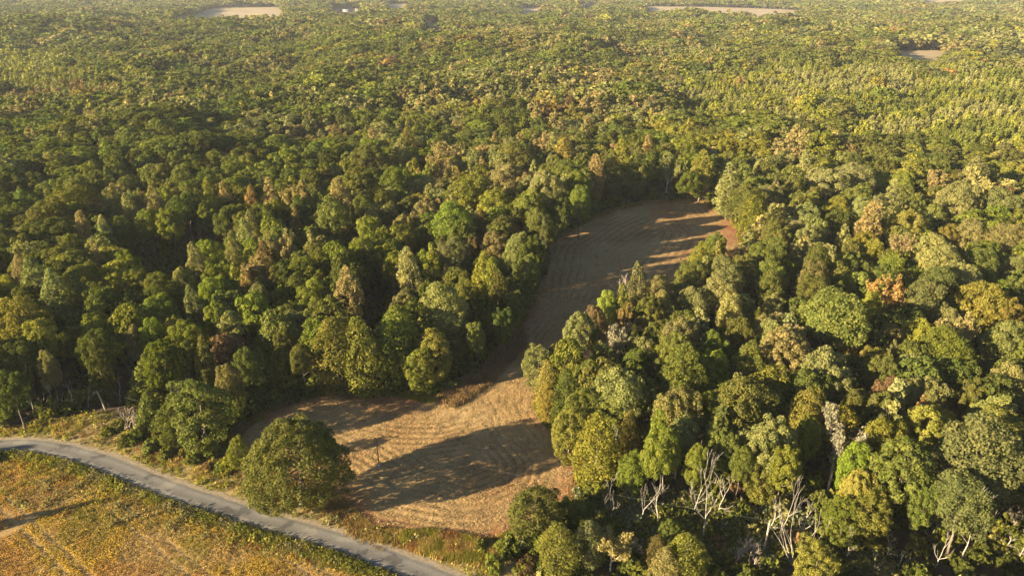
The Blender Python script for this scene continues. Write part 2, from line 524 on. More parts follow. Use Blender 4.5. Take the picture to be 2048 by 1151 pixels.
def fib(n, rng, zmin=-1.0):
    k = np.arange(n) + 0.5
    z = 1 - (1 - zmin) * k / n
    a = k * 2.399963 + rng.uniform(0, 6.28)
    r = np.sqrt(np.clip(1 - z * z, 0, 1))
    d = np.stack([r * np.cos(a), r * np.sin(a), z], -1)
    d += rng.normal(size=d.shape) * 0.10
    return d / np.linalg.norm(d, axis=1, keepdims=True)

def warp(d, rng, amt):
    f = np.ones(len(d))
    for k in range(5):
        w = rng.normal(size=3) * 1.9
        f += amt * np.sin(d @ w + rng.uniform(0, 6.28)) / 1.6
    return f

def bent(p0, p1, n, wob, rng):
    t = np.linspace(0, 1, n)[:, None]
    P = p0 + (p1 - p0) * t
    P = P + rng.normal(size=(n, 3)) * wob * np.sin(t * math.pi)
    return P

def trunk_with_limbs(H, r0, targets, rng, fork=0.4, thin=0.3):
    top = np.array([rng.normal() * 0.3, rng.normal() * 0.3, H])
    P = bent(np.array([0, 0, -0.4]), top, 7, H * 0.012, rng)
    lines = [(P, np.linspace(r0, r0 * 0.15, 7) * np.array([1.35, 1, 1, 1, 1, 1, 1]))]
    for tgt in targets:
        h = min(max(fork * H, tgt[2] - 0.35 * math.hypot(tgt[0], tgt[1]) - H * 0.08), H * 0.9)
        s = np.array([np.interp(h, P[:, 2], P[:, 0]), np.interp(h, P[:, 2], P[:, 1]), h])
        rr = r0 * (1 - h / H * 0.8) * 0.55
        lines.append((bent(s, np.asarray(tgt), 4, 0.25, rng), np.linspace(rr, thin * 0.12 + 0.02, 4)))
    return lines

def crown_oak(seed, R=6.5, H=20.0, nl=62, per=105, size=0.36, zlow=-0.5, lobe=(0.19, 0.33), a=0.345, zc=0.63, amt=0.18, rj=0.80):
    rng = np.random.default_rng(seed)
    d = fib(nl, rng, zlow)
    f = warp(d, rng, amt) * rng.uniform(rj, 1.04, nl)
    ctr = np.array([0, 0, H * zc])
    C = ctr + d * f[:, None] * np.array([R * 0.80, R * 0.80, H * a * 0.86])
    Rl = R * rng.uniform(lobe[0], lobe[1], nl)
    V, F, lv = leaf_lobes(C, Rl, per, size, rng, ctr - np.array([0, 0, H * 0.1]))
    tg = C[rng.permutation(nl)[:9]]
    return (V, F, lv), trunk_with_limbs(H * 0.82, R * 0.052, tg, rng, 0.3)

def crown_tall(seed, R=4.0, H=21.0, nl=75, per=100, size=0.25, low=0.25, pointy=0.6, amt=0.12):
    """Tall narrow crown, pointed to rounded, built of upward plumes."""
    rng = np.random.default_rng(seed)
    t = np.sort(rng.uniform(0, 1, nl)) ** 0.9
    prof = np.sin(np.clip(t * 0.94 + 0.06, 0, 1) * math.pi) ** 0.55 * (1 - pointy * t ** 1.6) * 1.12
    a = np.arange(nl) * 2.399963 + rng.normal(size=nl) * 0.35
    rr = R * prof * rng.uniform(0.62, 1.0, nl) * (1 + amt * np.sin(2 * a + rng.uniform(0, 6)))
    C = np.stack([rr * np.cos(a) * 0.85, rr * np.sin(a) * 0.85, H * (low + (0.97 - low) * t)], -1)
    Rl = R * rng.uniform(0.24, 0.40, nl) * (1 - 0.35 * t)
    V, F, lv = leaf_lobes(C, Rl, per, size, rng, np.array([0, 0, H * (low + 0.2)]), squash=1.25, jitter=0.75)
    return (V, F, lv), trunk_with_limbs(H * 0.9, R * 0.07, C[rng.permutation(nl)[:8]], rng, 0.25)

def branch_fan(rng, base, dirv, L, r, depth, lines, spread=0.55, up=0.25, kids=(2, 4), taper=0.62, minr=0.025, crook=0.10):
    n = 5
    P = [np.array(base, float)]
    d = np.array(dirv, float)
    for k in range(n - 1):
        d = d + rng.normal(size=3) * crook + np.array([0, 0, up * 0.12])
        d /= np.linalg.norm(d)
        P.append(P[-1] + d * L / (n - 1))
    P = np.array(P)
    r1 = max(r * taper, minr * 0.6)
    lines.append((P, np.linspace(r, r1, n)))
    if depth <= 0:
        return
    m = rng.integers(kids[0], kids[1] + 1)
    for k in range(m):
        f = 1.0 if k == 0 else rng.uniform(0.35, 1.0)
        i = f * (n - 1); j = int(min(i, n - 2)); q = P[j] + (P[j + 1] - P[j]) * (i - j)
        side = rng.normal(size=3); side -= d * (side @ d); side /= np.linalg.norm(side) + 1e-9
        nd = d + side * spread * rng.uniform(0.6, 1.3) + np.array([0, 0, up * rng.uniform(0.4, 1)])
        nd /= np.linalg.norm(nd)
        branch_fan(rng, q, nd, L * rng.uniform(0.55, 0.85), max(r1 * rng.uniform(0.6, 0.95), minr * 0.8), depth - 1, lines, spread, up, kids, taper, minr, crook)

def crown_airy(seed, R=5.0, H=19.0, per=22, size=0.30):
    """Thinning autumn crown: leaves in sprays on a fan of visible branches."""
    rng = np.random.default_rng(seed)
    lines = []
    P = bent(np.array([0, 0, -0.4]), np.array([0.2, 0.1, H * 0.42]), 5, 0.12, rng)
    lines.append((P, np.linspace(0.36, 0.24, 5)))
    for k in range(6):
        a = k * 1.05 + rng.uniform(-.3, .3)
        dv = np.array([math.cos(a) * 0.55, math.sin(a) * 0.55, 1.0])
        branch_fan(rng, P[-1] - np.array([0, 0, rng.uniform(0, 2.5)]), dv / np.linalg.norm(dv), H * 0.26, 0.15, 2, lines, 0.55, 0.3, (3, 4), 0.6, 0.045)
    ends = np.array([q[0][i] for q in lines[1:] for i in (2, 4)])
    mx = np.abs(ends[:, :2]).max()
    ends[:, :2] *= 1.0
    Rl = rng.uniform(0.55, 1.05, len(ends))
    V, F, lv = leaf_lobes(ends, Rl, per, size, rng, np.array([0, 0, H * 0.5]), keep=0.0, jitter=0.9, lobe_tone=0.3)
    return (V, F, lv), lines

def crown_pine(seed, R=3.6, H=19.0, nl=34, per=120, size=0.30, low=0.50):
    rng = np.random.default_rng(seed)
    t = np.linspace(0, 1, nl)
    prof = np.sin(np.clip(0.18 + 0.82 * t, 0, 1) * math.pi) ** 0.6
    a = np.arange(nl) * 2.399963 + rng.normal(size=nl) * 0.4
    rr = R * prof * rng.uniform(0.45, 0.95, nl)
    C = np.stack([rr * np.cos(a), rr * np.sin(a), H * (low + (0.97 - low) * t)], -1)
    Rl = R * rng.uniform(0.26, 0.42, nl)
    V, F, lv = leaf_lobes(C, Rl, per, size, rng, np.array([0, 0, H * low]), squash=0.7, jitter=0.9)
    return (V, F, lv), trunk_with_limbs(H * 0.93, 0.24, C[::4], rng, low * 0.9)

def crown_cone(seed, R=2.6, H=9.0, nl=46, per=70, size=0.26, low=0.04):
    rng = np.random.default_rng(seed)
    t = np.linspace(0, 1, nl) ** 0.85
    rr = R * (1 - t) ** 0.75 * rng.uniform(0.7, 1.08, nl)
    a = np.arange(nl) * 2.399963 + rng.normal(size=nl) * 0.3
    C = np.stack([rr * np.cos(a), rr * np.sin(a), H * (low + 0.08 + (0.90 - low) * t)], -1)
    Rl = (0.18 + 0.22 * (1 - t)) * R * rng.uniform(0.85, 1.25, nl) + 0.15
    V, F, lv = leaf_lobes(C, Rl, per, size, rng, np.array([0, 0, H * 0.2]), squash=1.2, jitter=0.8)
    return (V, F, lv), trunk_with_limbs(H * 0.9, 0.13, C[::9], rng, 0.1)

def crown_shrub(seed, R=2.2, H=3.2, nl=26, per=60, size=0.22):
    rng = np.random.default_rng(seed)
    d = fib(nl, rng, -0.05)
    C = np.array([0, 0, 0.25]) + d * np.array([R * 0.8, R * 0.8, H * 0.75]) * (warp(d, rng, 0.2) * rng.uniform(0.6, 1.05, nl))[:, None]
    V, F, lv = leaf_lobes(C, R * rng.uniform(0.2, 0.34, nl), per, size, rng, np.array([0, 0, 0.2]), jitter=0.8)
    return (V, F, lv), [(bent(np.array([0, 0, -0.2]), C[k], 4, 0.1, rng), np.linspace(0.06, 0.02, 4)) for k in range(0, nl, 5)]

def dead_skeleton(seed, H=16.0, stems=1, spread=0.5, depth=3, r0=0.30, kids=(2, 3), bare=0.38):
    rng = np.random.default_rng(seed)
    lines = []
    if stems == 1:
        P = bent(np.array([0, 0, -0.5]), np.array([rng.normal() * 0.5, rng.normal() * 0.5, H * bare]), 5, 0.18, rng)
        lines.append((P, np.linspace(r0 * 1.15, r0 * 0.85, 5)))
        top = P[-1]
        dv = np.array([0, 0, 1.0]) + rng.normal(size=3) * 0.12
        branch_fan(rng, top, dv / np.linalg.norm(dv), H * 0.34, r0 * 0.8, depth, lines, spread, 0.28, kids, 0.6, 0.034, 0.065)
        for k in range(2):
            a = rng.uniform(0, 6.28); q = P[3] + (P[4] - P[3]) * rng.random()
            dv = np.array([math.cos(a), math.sin(a), 0.9]); dv /= np.linalg.norm(dv)
            branch_fan(rng, q, dv, H * 0.24, r0 * 0.45, depth - 1, lines, spread, 0.3, kids, 0.6, 0.034, 0.08)
    else:
        for k in range(stems):
            a = k * 6.28 / stems + rng.uniform(-.4, .4); t = rng.uniform(0.15, 0.55)
            dv = np.array([math.cos(a) * t, math.sin(a) * t, 1.0]); dv /= np.linalg.norm(dv)
            branch_fan(rng, np.array([math.cos(a) * 0.3, math.sin(a) * 0.3, -0.3]), dv, H * rng.uniform(0.42, 0.6), r0 * rng.uniform(0.6, 1.0), depth, lines, spread, 0.3, kids, 0.6, 0.034, 0.07)
    return lines

def twig_skeleton(seed, H=11.0, depth=4, r0=0.16, spread=0.42):
    rng = np.random.default_rng(seed)
    lines = []
    for k in range(3):
        a = k * 2.1 + rng.uniform(-.4, .4); t = rng.uniform(0.1, 0.4)
        dv = np.array([math.cos(a) * t, math.sin(a) * t, 1.0]); dv /= np.linalg.norm(dv)
        branch_fan(rng, np.array([0, 0, -0.3]), dv, H * 0.36, r0, depth, lines, spread, 0.22, (2, 3), 0.62, 0.055, 0.10)
    return lines

def leaf_mesh(name, c):
    V, F, lv = c
    return mesh_from(name, V, F, M_LEAF, attrs={'leaf_value': lv})

def wood_mesh(name, lines, mat, sides=5):
    V, F = tubes(lines, sides)
    return mesh_from(name, V, F, mat, smooth_shade=True)

def joined_mesh(name, c, lines, bark, sides=4):
    V, F, lv = c
    V2, F2 = tubes(lines, sides)
    return mesh_from(name, np.concatenate([V, V2]), np.concatenate([F, F2 + len(V)]), mats=[M_LEAF, bark],
                     mat_idx=np.concatenate([np.zeros(len(F)), np.ones(len(F2))]), attrs={'leaf_value': np.concatenate([lv, np.full(len(V2), .5)])})

KIND = {}
def reg(form, gens, bark, R, H):
    KIND[form] = []
    for k, g in enumerate(gens):
        c, l = g
        KIND[form].append((leaf_mesh('crown', c), wood_mesh('trunk', l, bark)))
    KIND[form + '_dim'] = (R, H)
reg('O', [crown_oak(100 + i, nl=92 + 6 * (i % 4), per=185, size=0.22, lobe=((0.12, 0.24) if i % 2 else (0.15, 0.29)), zlow=(-0.5, -0.75, -0.35)[i % 3], amt=0.14 + 0.03 * (i % 3)) for i in range(8)], M_BARK, 6.5, 20.0)
reg('P', [crown_tall(200 + i, pointy=(0.35, 0.6, 0.75, 0.5)[i % 4], low=(0.22, 0.12, 0.3, 0.16)[i % 4]) for i in range(5)], M_BARK, 4.0, 21.0)
reg('A', [crown_airy(300 + i) for i in range(4)], M_PALE, 5.2, 19.0)
reg('G', [crown_oak(150 + i, nl=125, per=135, size=0.22, zlow=-0.85, lobe=(0.12, 0.24), a=0.50, zc=0.47, amt=0.15) for i in range(4)], M_BARK, 6.5, 20.0)
reg('B', [crown_tall(170 + i, R=5.0, nl=170, per=95, size=0.23, pointy=(0.35, 0.5, 0.45)[i], low=0.02, amt=0.15) for i in range(3)], M_BARK, 5.0, 21.0)
reg('N', [crown_pine(400 + i) for i in range(3)], M_BARK, 3.6, 19.0)
reg('C', [crown_cone(500 + i) for i in range(3)], M_BARK, 2.6, 9.0)
reg('S', [crown_shrub(600 + i) for i in range(4)], M_BARK, 2.2, 3.2)
DEAD = [wood_mesh('trunk', dead_skeleton(700 + i, 16.0, 1, (0.34, 0.44, 0.38)[i % 3], 4, 0.20, kids=(2, 2)), M_DEAD) for i in range(5)]
DEAD_SHORT = [wood_mesh('trunk', dead_skeleton(760 + i, 10.0, 1, (0.6, 0.5, 0.7)[i % 3], 3, 0.19, bare=0.3), M_DEAD) for i in range(4)]
DEAD_MULTI = [wood_mesh('trunk', dead_skeleton(720 + i, 13.0, 7, 0.34, 3, 0.18, kids=(1, 2)), M_DEAD) for i in range(2)]
TWIG = [wood_mesh('branches', twig_skeleton(740 + i), M_TWIG, 4) for i in range(4)]

# ------------------------------------------------------------------ individual trees, read off the photograph: x, y (crown centre), width, form, colour
TINT = {
    'dg': (0.088, 0.098, 0.023), 'gr': (0.130, 0.142, 0.025), 'bg': (0.150, 0.168, 0.026), 'yg': (0.180, 0.175, 0.030),
    'ol': (0.118, 0.122, 0.030), 'lo': (0.188, 0.178, 0.064), 'gg': (0.120, 0.125, 0.045), 'go': (0.245, 0.196, 0.078),
    'ye': (0.25, 0.200, 0.048), 'yo': (0.180, 0.150, 0.034), 'or': (0.24, 0.150, 0.050), 'br': (0.165, 0.108, 0.050), 'gy': (0.19, 0.165, 0.12), 'yl': (0.150, 0.148, 0.030),
}
TINT = {k: (v[0] * 1.0, v[1] * 1.0, v[2] * 0.95) for k, v in TINT.items()}
CNAME = {'dg': 'dark green', 'gr': 'mid-green', 'bg': 'bright green', 'yg': 'yellow-green', 'ol': 'olive', 'lo': 'pale olive', 'gg': 'grey-green', 'go': 'golden tan',
         'ye': 'yellow', 'yo': 'mustard', 'or': 'orange', 'br': 'brown', 'gy': 'grey', 'yl': 'yellow-olive'}
TREES = """158,407,80,O,gr;97,436,75,O,ol;14,414,60,O,dg;90,466,75,O,dg;18,488,60,O,dg;165,470,35,P,go;212,473,28,P,go;215,493,42,O,dg;217,423,28,P,lo;240,416,20,P,go;264,430,28,P,lo;178,436,18,P,or;194,436,18,P,br;285,414,20,P,go;307,418,34,P,go;294,446,55,O,gr;339,452,50,O,bg;249,464,40,O,gr;373,423,55,O,dg;413,432,45,O,gr;418,398,28,P,yg;450,407,34,P,go;52,515,45,A,lo;54,565,38,P,go;187,525,28,P,go;52,545,50,O,gr;124,529,60,O,dg;253,545,60,O,bg;167,567,70,O,ol;278,572,50,O,gr;321,577,50,O,gr;323,599,60,O,dg;197,601,50,O,dg;84,579,55,P,lo;113,606,60,P,lo;158,610,50,P,ol;18,592,50,O,yg;370,567,38,N,lo;393,536,36,P,lo;416,506,50,O,bg;429,561,60,O,bg;418,595,60,O,bg;393,624,42,P,lo;321,624,60,O,bg;
499,412,30,P,or;542,401,38,P,go;585,403,42,A,go;612,403,32,P,go;679,405,48,P,go;639,400,40,A,ol;666,441,60,P,ol;729,423,50,O,gr;768,405,45,O,gr;810,416,42,O,ol;810,459,38,O,lo;844,473,36,O,gr;890,468,40,O,lo;767,482,36,O,gr;718,505,52,O,gr;767,518,48,O,yg;795,536,50,O,bg;862,536,38,P,yg;824,554,45,P,go;890,566,18,P,ye;542,491,36,A,go;566,500,40,A,go;589,450,22,P,go;544,457,30,P,yg;492,486,36,P,lo;503,468,34,P,lo;519,432,34,O,bg;555,430,40,O,bg;485,432,36,O,bg;503,505,34,O,bg;465,513,36,P,lo;634,522,52,O,ol;621,473,36,O,bg;519,532,34,P,br;542,540,34,O,ol;603,554,55,O,gr;639,545,50,O,gr;548,568,36,O,dg;494,577,30,P,go;474,559,28,O,gr;519,597,36,N,lo;564,604,30,O,yg;632,606,62,O,bg;639,570,32,O,yg;696,596,50,P,go;813,604,48,O,lo;454,548,40,O,gr;462,595,45,O,bg;
45,650,100,O,yo;197,661,55,O,yg;199,697,60,O,dg;255,650,45,O,yg;271,679,42,O,lo;314,638,55,O,bg;307,679,50,O,gr;384,675,65,O,bg;352,670,40,O,yg;440,640,50,O,gr;458,655,45,N,lo;328,726,70,O,gr;407,729,36,P,ol;14,713,50,O,dg;45,715,60,O,dg;97,738,34,O,lo;22,776,60,O,dg;194,726,40,P,dg;300,767,60,C,ol;400,822,116,G,ol;470,790,46,G,ol;455,760,44,O,lo;528,711,45,C,gr;561,742,52,C,gr;573,687,38,O,ol;603,717,36,O,ol;491,727,40,O,ol;516,754,50,C,ol;673,705,80,B,yl;724,708,84,B,yl;794,685,88,B,gr;894,622,92,O,lo;868,708,76,G,yl;835,735,60,G,gr;905,690,50,G,ol;955,675,34,O,ol;979,578,50,P,yg;1000,596,40,P,ol;930,600,55,O,ol;960,630,55,O,dg;
1078,730,64,G,lo;1116,722,48,G,lo;1095,770,44,B,ye;1098,808,36,G,ye;1154,664,58,O,lo;1192,675,34,O,ye;1192,641,36,O,br;1213,617,42,O,yg;1244,615,28,P,yg;1249,633,24,A,or;1281,581,42,P,lo;1317,586,48,O,lo;1294,633,50,O,ol;1327,622,44,O,lo;1385,607,52,O,lo;1442,596,60,O,lo;1463,630,55,O,lo;1236,688,38,A,gy;1281,700,48,O,lo;1309,682,38,O,ol;1361,669,76,O,lo;1359,711,82,O,ol;1426,695,62,O,ol;1479,675,56,O,ol;1523,664,46,O,lo;1515,641,32,O,yg;1500,732,66,O,ol;1268,732,50,O,dg;1309,752,36,C,yg;1434,745,50,O,gr;1202,722,42,O,lo;1176,750,56,O,ol;1239,784,82,O,lo;1168,828,74,G,yl;1228,836,74,G,ol;1354,826,88,O,lo;1327,797,36,O,go;1367,761,90,O,ol;1484,810,98,O,ol;1132,800,52,B,ol;1290,800,50,O,ol;1410,830,55,O,gr;
1549,586,56,O,ol;1629,581,66,O,ol;1543,617,42,O,lo;1775,594,58,A,or;1848,607,82,O,gg;1885,583,52,O,lo;1963,610,86,O,yo;2015,641,62,O,yo;1658,646,112,O,ol;1533,680,50,O,lo;1734,622,46,O,yg;1577,711,86,O,lo;1645,742,102,O,lo;1700,688,42,O,or;1778,672,44,O,lo;1783,704,32,O,lo;1827,672,54,O,yg;1747,690,42,O,dg;1817,714,38,O,ol;1893,649,46,O,lo;1911,675,66,A,go;1900,709,82,O,gr;2005,695,82,O,gg;1911,753,76,O,dg;1749,727,52,O,yo;1755,752,62,O,ol;1820,748,62,O,lo;1814,789,66,O,lo;1856,802,62,O,lo;1768,800,46,O,br;1749,831,62,O,ol;1934,810,56,O,ol;2023,781,72,O,lo;1989,828,72,O,lo;1616,789,76,O,dg;1541,808,66,O,dg;1611,831,72,O,yo;1877,844,56,O,ye;1825,838,32,A,or;1680,790,50,O,ol;1700,820,55,O,ol;
1063,1024,100,G,ol;1118,1098,80,B,yl;1175,1086,66,B,lo;1224,1092,56,A,go;1315,1106,46,B,ol;1372,1114,72,B,yl;1342,1063,42,O,dg;1331,1136,52,B,lo;1140,862,66,G,yl;1194,896,74,B,yg;1257,878,46,B,yo;1295,891,42,C,ol;1334,918,62,O,gr;1317,889,42,P,bg;1361,869,62,O,lo;1263,945,58,G,gr;1391,927,42,O,yg;1481,924,42,O,ol;1535,892,88,O,lo;1522,955,66,G,yl;1680,874,62,A,gy;1707,933,62,O,bg;1718,975,52,O,ye;1757,886,72,O,yg;1799,941,104,O,ol;1854,869,82,O,yo;1957,905,152,O,gg;2022,947,84,O,ol;1930,1002,98,O,gg;1743,1030,84,G,yl;1690,1040,66,G,gr;1635,1131,84,G,yl;1993,858,82,O,ol;1619,878,48,O,gr;1440,890,60,O,ol;1570,930,60,O,gr;1850,1000,60,O,dg;
1461,372,56,P,lo;1497,405,66,O,ol;1527,395,56,O,lo;1504,444,42,P,yg;1605,343,40,P,lo;1651,363,66,O,lo;1710,356,62,O,lo;1817,350,52,P,yg;1804,372,46,O,yg;1869,366,40,A,go;1947,359,52,P,lo;1977,372,62,A,go;1915,402,76,O,lo;1615,434,56,O,lo;1670,425,44,O,yg;1713,425,44,O,lo;1768,425,56,A,lo;1781,405,38,P,lo;1735,457,46,P,go;1814,457,66,O,yo;1840,449,42,A,lo;1895,473,46,O,yo;1944,470,56,O,lo;2000,415,62,O,gg;2016,483,66,O,lo;1550,467,62,O,ol;1608,483,46,O,lo;1536,506,66,O,ol;1432,493,46,O,ol;1429,522,24,P,ye;1742,509,42,O,yg;1807,503,46,A,go;1879,522,82,O,lo;1781,542,46,O,yg;1951,532,66,O,ol;1918,568,72,O,lo;1863,578,76,O,gg;1628,568,72,O,lo;1638,535,62,O,ol;1452,555,62,O,lo;1494,539,52,O,ol;1546,560,56,O,ol;1674,590,52,O,dg;2019,542,46,O,lo;1400,520,44,O,yg;1380,560,50,O,ol;
940,388,76,O,gr;882,313,56,A,go;814,291,34,P,ye;734,320,62,O,ol;803,316,42,P,lo;716,370,62,O,gr;788,367,62,O,gr;839,367,42,O,bg;1027,320,72,O,ol;1016,352,72,O,lo;1128,313,46,P,ye;1124,352,52,O,ol;1088,374,62,O,lo;1059,414,76,O,ol;987,417,62,O,yg;904,450,78,O,gr;962,457,22,P,or;1005,461,62,O,ol;991,500,56,O,lo;1041,504,52,O,lo;947,500,34,O,br;911,518,52,O,lo;965,558,46,P,yg;1088,486,22,P,gg;1244,320,34,P,yg;1272,341,46,P,ol;1189,352,40,P,go;1222,349,36,P,ol;1338,333,40,A,lo;1294,309,34,P,go;1377,302,42,P,yg;1403,345,42,P,yg;1377,363,38,O,gr;1157,378,42,O,gr;345,846,52,G,ol;300,826,44,C,ol;478,905,40,G,yl;1062,520,48,O,dg;1046,556,46,O,ol;1078,452,50,O,ol;1026,612,45,O,dg;1112,428,46,O,dg;1160,405,40,O,gr;1008,640,46,O,dg"""
BARE = "86,530,26;221,615,24;246,606,28;282,612,38;598,522,30;135,665,48;355,781,44;332,800,30;262,838,56;1020,566,36;908,544,42;1074,479,26;1249,579,38;1543,436,46;1254,981,34;1468,1107,42;1497,1096,48;1505,1110,52;1044,1084,38;1265,1087,48;2035,1035,54;368,735,34;480,775,30"
# base x, base y, top y, spread pixels, multi-stem?
DEADS = "70,828,735,40,0;91,812,779,22,0;127,806,784,16,0;283,778,700,46,0;371,762,700,30,0;437,785,722,26,0;681,522,452,68,1;655,515,458,36,0;1237,925,850,58,0;1222,1054,950,44,0;1280,1042,947,64,0;1315,1052,975,52,0;1386,1030,912,36,0;1405,1084,902,80,0;1440,1032,953,62,0;1586,1129,1000,116,1;1566,1060,950,26,0;1599,1075,1000,22,0;1921,1122,960,60,0;1796,1140,1100,26,0;1813,1132,1098,20,0;1750,1150,1105,36,0;1655,975,880,30,0;2008,1100,1052,60,0;1860,1085,1032,66,0;878,745,680,22,0;1060,700,640,20,0;1530,1076,990,34,0;1690,1124,1052,30,0;1870,1132,1060,30,0;1962,1085,985,36,0;2032,1122,1050,40,0;1650,1152,1090,30,0;20,838,770,26,0;152,817,758,24,0;176,814,765,16,0;242,803,745,24,0;112,826,768,26,0;1768,1118,1060,30,0"
SHRUBS = "818,757,48,gr;728,770,50,ol;773,774,44,gr;690,768,40,ol;850,770,36,gr;965,1085,44,ol;1008,1092,48,yg;1186,981,62,gr;1282,1137,48,yg;1240,990,40,ol;1555,1138,44,ol;1494,1138,44,yg;1840,1140,64,gr;1904,1077,34,yg;460,925,44,yg;300,890,50,ol;270,870,44,gr;330,905,44,ol;390,915,40,gr;235,850,36,ol;420,930,34,br;1165,955,36,ol;1180,1015,44,gr;1400,1100,40,ol;1130,1010,36,ol;990,1130,44,gr;1050,1140,44,yg;1700,1140,40,dg;1960,1110,50,dg;2020,1130,50,dg;640,770,40,dg;590,785,40,dg;430,902,40,ol;352,884,44,yl;312,868,40,ol;282,848,36,gr;248,878,34,ol;375,900,36,ol;442,930,38,yl;410,905,34,gr;215,862,30,yl;335,850,44,gr"""

trees = []      # form, x, y, radius, height, tint, px, py
def solve(cx, cy, w, fac, hfun, lo=0.0):
    W = w * 240 / FOCAL
    for _ in range(6):
        H = hfun(W)
        p = unproject(cx, cy, H * fac)
        z0 = float(terrain(p[0], p[1]))
        p = unproject(cx, cy, H * fac + z0)
        d = float(project(p[0], p[1], p[2])[2])
        W = w * d / FOCAL
    return p[0], p[1], z0, W, H
HF = {'O': (0.67, lambda W: min(max(12 + 0.8 * W, 13), 26)), 'P': (0.60, lambda W: min(max(14 + 1.3 * W, 16), 27)), 'A': (0.68, lambda W: min(max(14 + 1.0 * W, 16), 25)),
      'N': (0.74, lambda W: min(max(12 + 1.1 * W, 14), 23)), 'G': (0.52, lambda W: min(max(7 + 0.85 * W, 9), 21)), 'B': (0.52, lambda W: min(max(8 + 1.15 * W, 10), 22)), 'C': (0.45, lambda W: min(max(3 + 1.3 * W, 6), 13)), 'S': (0.45, lambda W: 0.62 * W)}
for rec in TREES.replace('\n', '').split(';'):
    a, b, w, f, c = rec.split(',')
    fc, hf = HF[f]
    if 1030 < float(a) < 1185 and 355 < float(b) < 565:      # the tall wood edge that shades the far end of the field
        hf = lambda W, g=HF[f][1]: g(W) + 5.0
    if float(b) > 995 and float(a) < 1460:                    # young growth beside the line clearing
        hf = lambda W: 5.0 + 0.70 * W
    x, y, z, W, H = solve(float(a), float(b), float(w) * 1.16, fc, hf)
    trees.append(dict(form=f, x=x, y=y, z=z, r=W / 2, h=H, c=c, px=float(a), py=float(b), w=float(w)))
# the lone oak by the road, built larger and fuller below
x, y, z, W, H = solve(594, 928, 250, 0.50, lambda W: 21.0)
OAK = dict(form='L', x=x, y=y, z=z, r=W / 2, h=22.0, c='ol', px=592, py=930, w=232)

shrubs = []
for rec in SHRUBS.split(';'):
    a, b, w, c = rec.split(',')
    x, y, z, W, H = solve(float(a), float(b), float(w), *HF['S'])
    shrubs.append(dict(form='S', x=x, y=y, z=z, r=W / 2, h=max(H, 2.0), c=c, px=float(a), py=float(b), w=float(w)))

# labels: where the thing stands, then colour and form, then its order among its likes
def zone(px, py):
    if py > 840 and px < 1000: return 'beside the road verge'
    if px < 490 and py > 600: return 'in woods behind the roadside pole'
    if px < 490: return 'in woods around the dark hollow'
    if px < 1060 and py > 620: return 'behind the lone roadside oak'
    if px < 1110 and py > 480: return 'on the shaded side of the field'
    if px < 860: return 'behind the bare grey double tree'
    if px < 1430 and py < 480: return 'behind the far field end'
    if px < 1260 and 480 < py <= 990: return 'on the sunlit field edge'
    if py > 850 and px < 1600: return 'among the dead white trees'
    if py > 850: return 'past the dead white trees'
    if py < 490: return 'in sunlit woods past field end'
    if py < 600: return 'in upper sunlit woods across field'
    if py < 720: return 'in middle sunlit woods across field'
    return 'in lower sunlit woods across field'
FNAME = {'G': 'bushy low tree', 'B': 'feathery bushy tree', 'O': 'round tree', 'P': 'tall tree', 'A': 'thin-leaved tree', 'N': 'pine', 'C': 'cone-shaped tree', 'S': 'shrub', 'T': 'leafless twiggy tree', 'D': 'dead white tree'}
ORD = ['first', 'second', 'third', 'fourth', 'fifth', 'sixth', 'seventh', 'eighth', 'ninth', 'tenth', 'eleventh', 'twelfth', 'thirteenth', 'fourteenth', 'fifteenth', 'sixteenth', 'seventeenth', 'eighteenth', 'nineteenth', 'twentieth']
def give_labels(items):
    cells = {}
    for t in items:
        size = ''
        if t['form'] in 'OPGB' and t['w'] >= 80: size = 'big '
        elif t['form'] in 'OPA' and t['w'] <= 38: size = 'small '
        col = '' if t['form'] in 'TD' else CNAME[t['c']] + ' '
        t['_k'] = (size + col + FNAME[t['form']], zone(t['px'], t['py']))
        cells.setdefault(t['_k'], []).append(t)
    for (what, where), L in cells.items():
        L.sort(key=lambda t: t['px'])
        for i, t in enumerate(L):
            t['label'] = (what + ' ' + where) if len(L) == 1 else what + ', ' + ORD[i] + ' from left, ' + where

dead = []
for rec in DEADS.split(';'):
    a, b, tp, sp, mu = [float(v) for v in rec.split(',')]
    g = unproject(a, b, 0)
    px, py, d = project(g[0], g[1], 0)
    H = 4.0
    for _ in range(30):
        e = float(project(g[0], g[1], H)[1]) - tp
        H += e * 0.12
    dead.append(dict(form='D', x=g[0], y=g[1], z=0.0, r=sp * float(d) / FOCAL / 2, h=max(H, 3.0), c='gy', px=a, py=(b + tp) / 2, w=sp, multi=int(mu)))
bare = []
for rec in BARE.split(';'):
    a, b, w = [float(v) for v in rec.split(',')]
    x, y, z, W, H = solve(a, b, w, 0.6, lambda W: min(max(6 + 1.2 * W, 6), 17) if not (b > 770 and a < 500) else 6.0)
    if b > 770:
        x, y, z, W, H = solve(a, b, w, 0.5, lambda W: max(1.15 * W, 4))
    bare.append(dict(form='T', x=x, y=y, z=z, r=W / 2, h=H, c='gy', px=a, py=b, w=w))
for L in (trees, shrubs, dead, bare):
    give_labels(L)

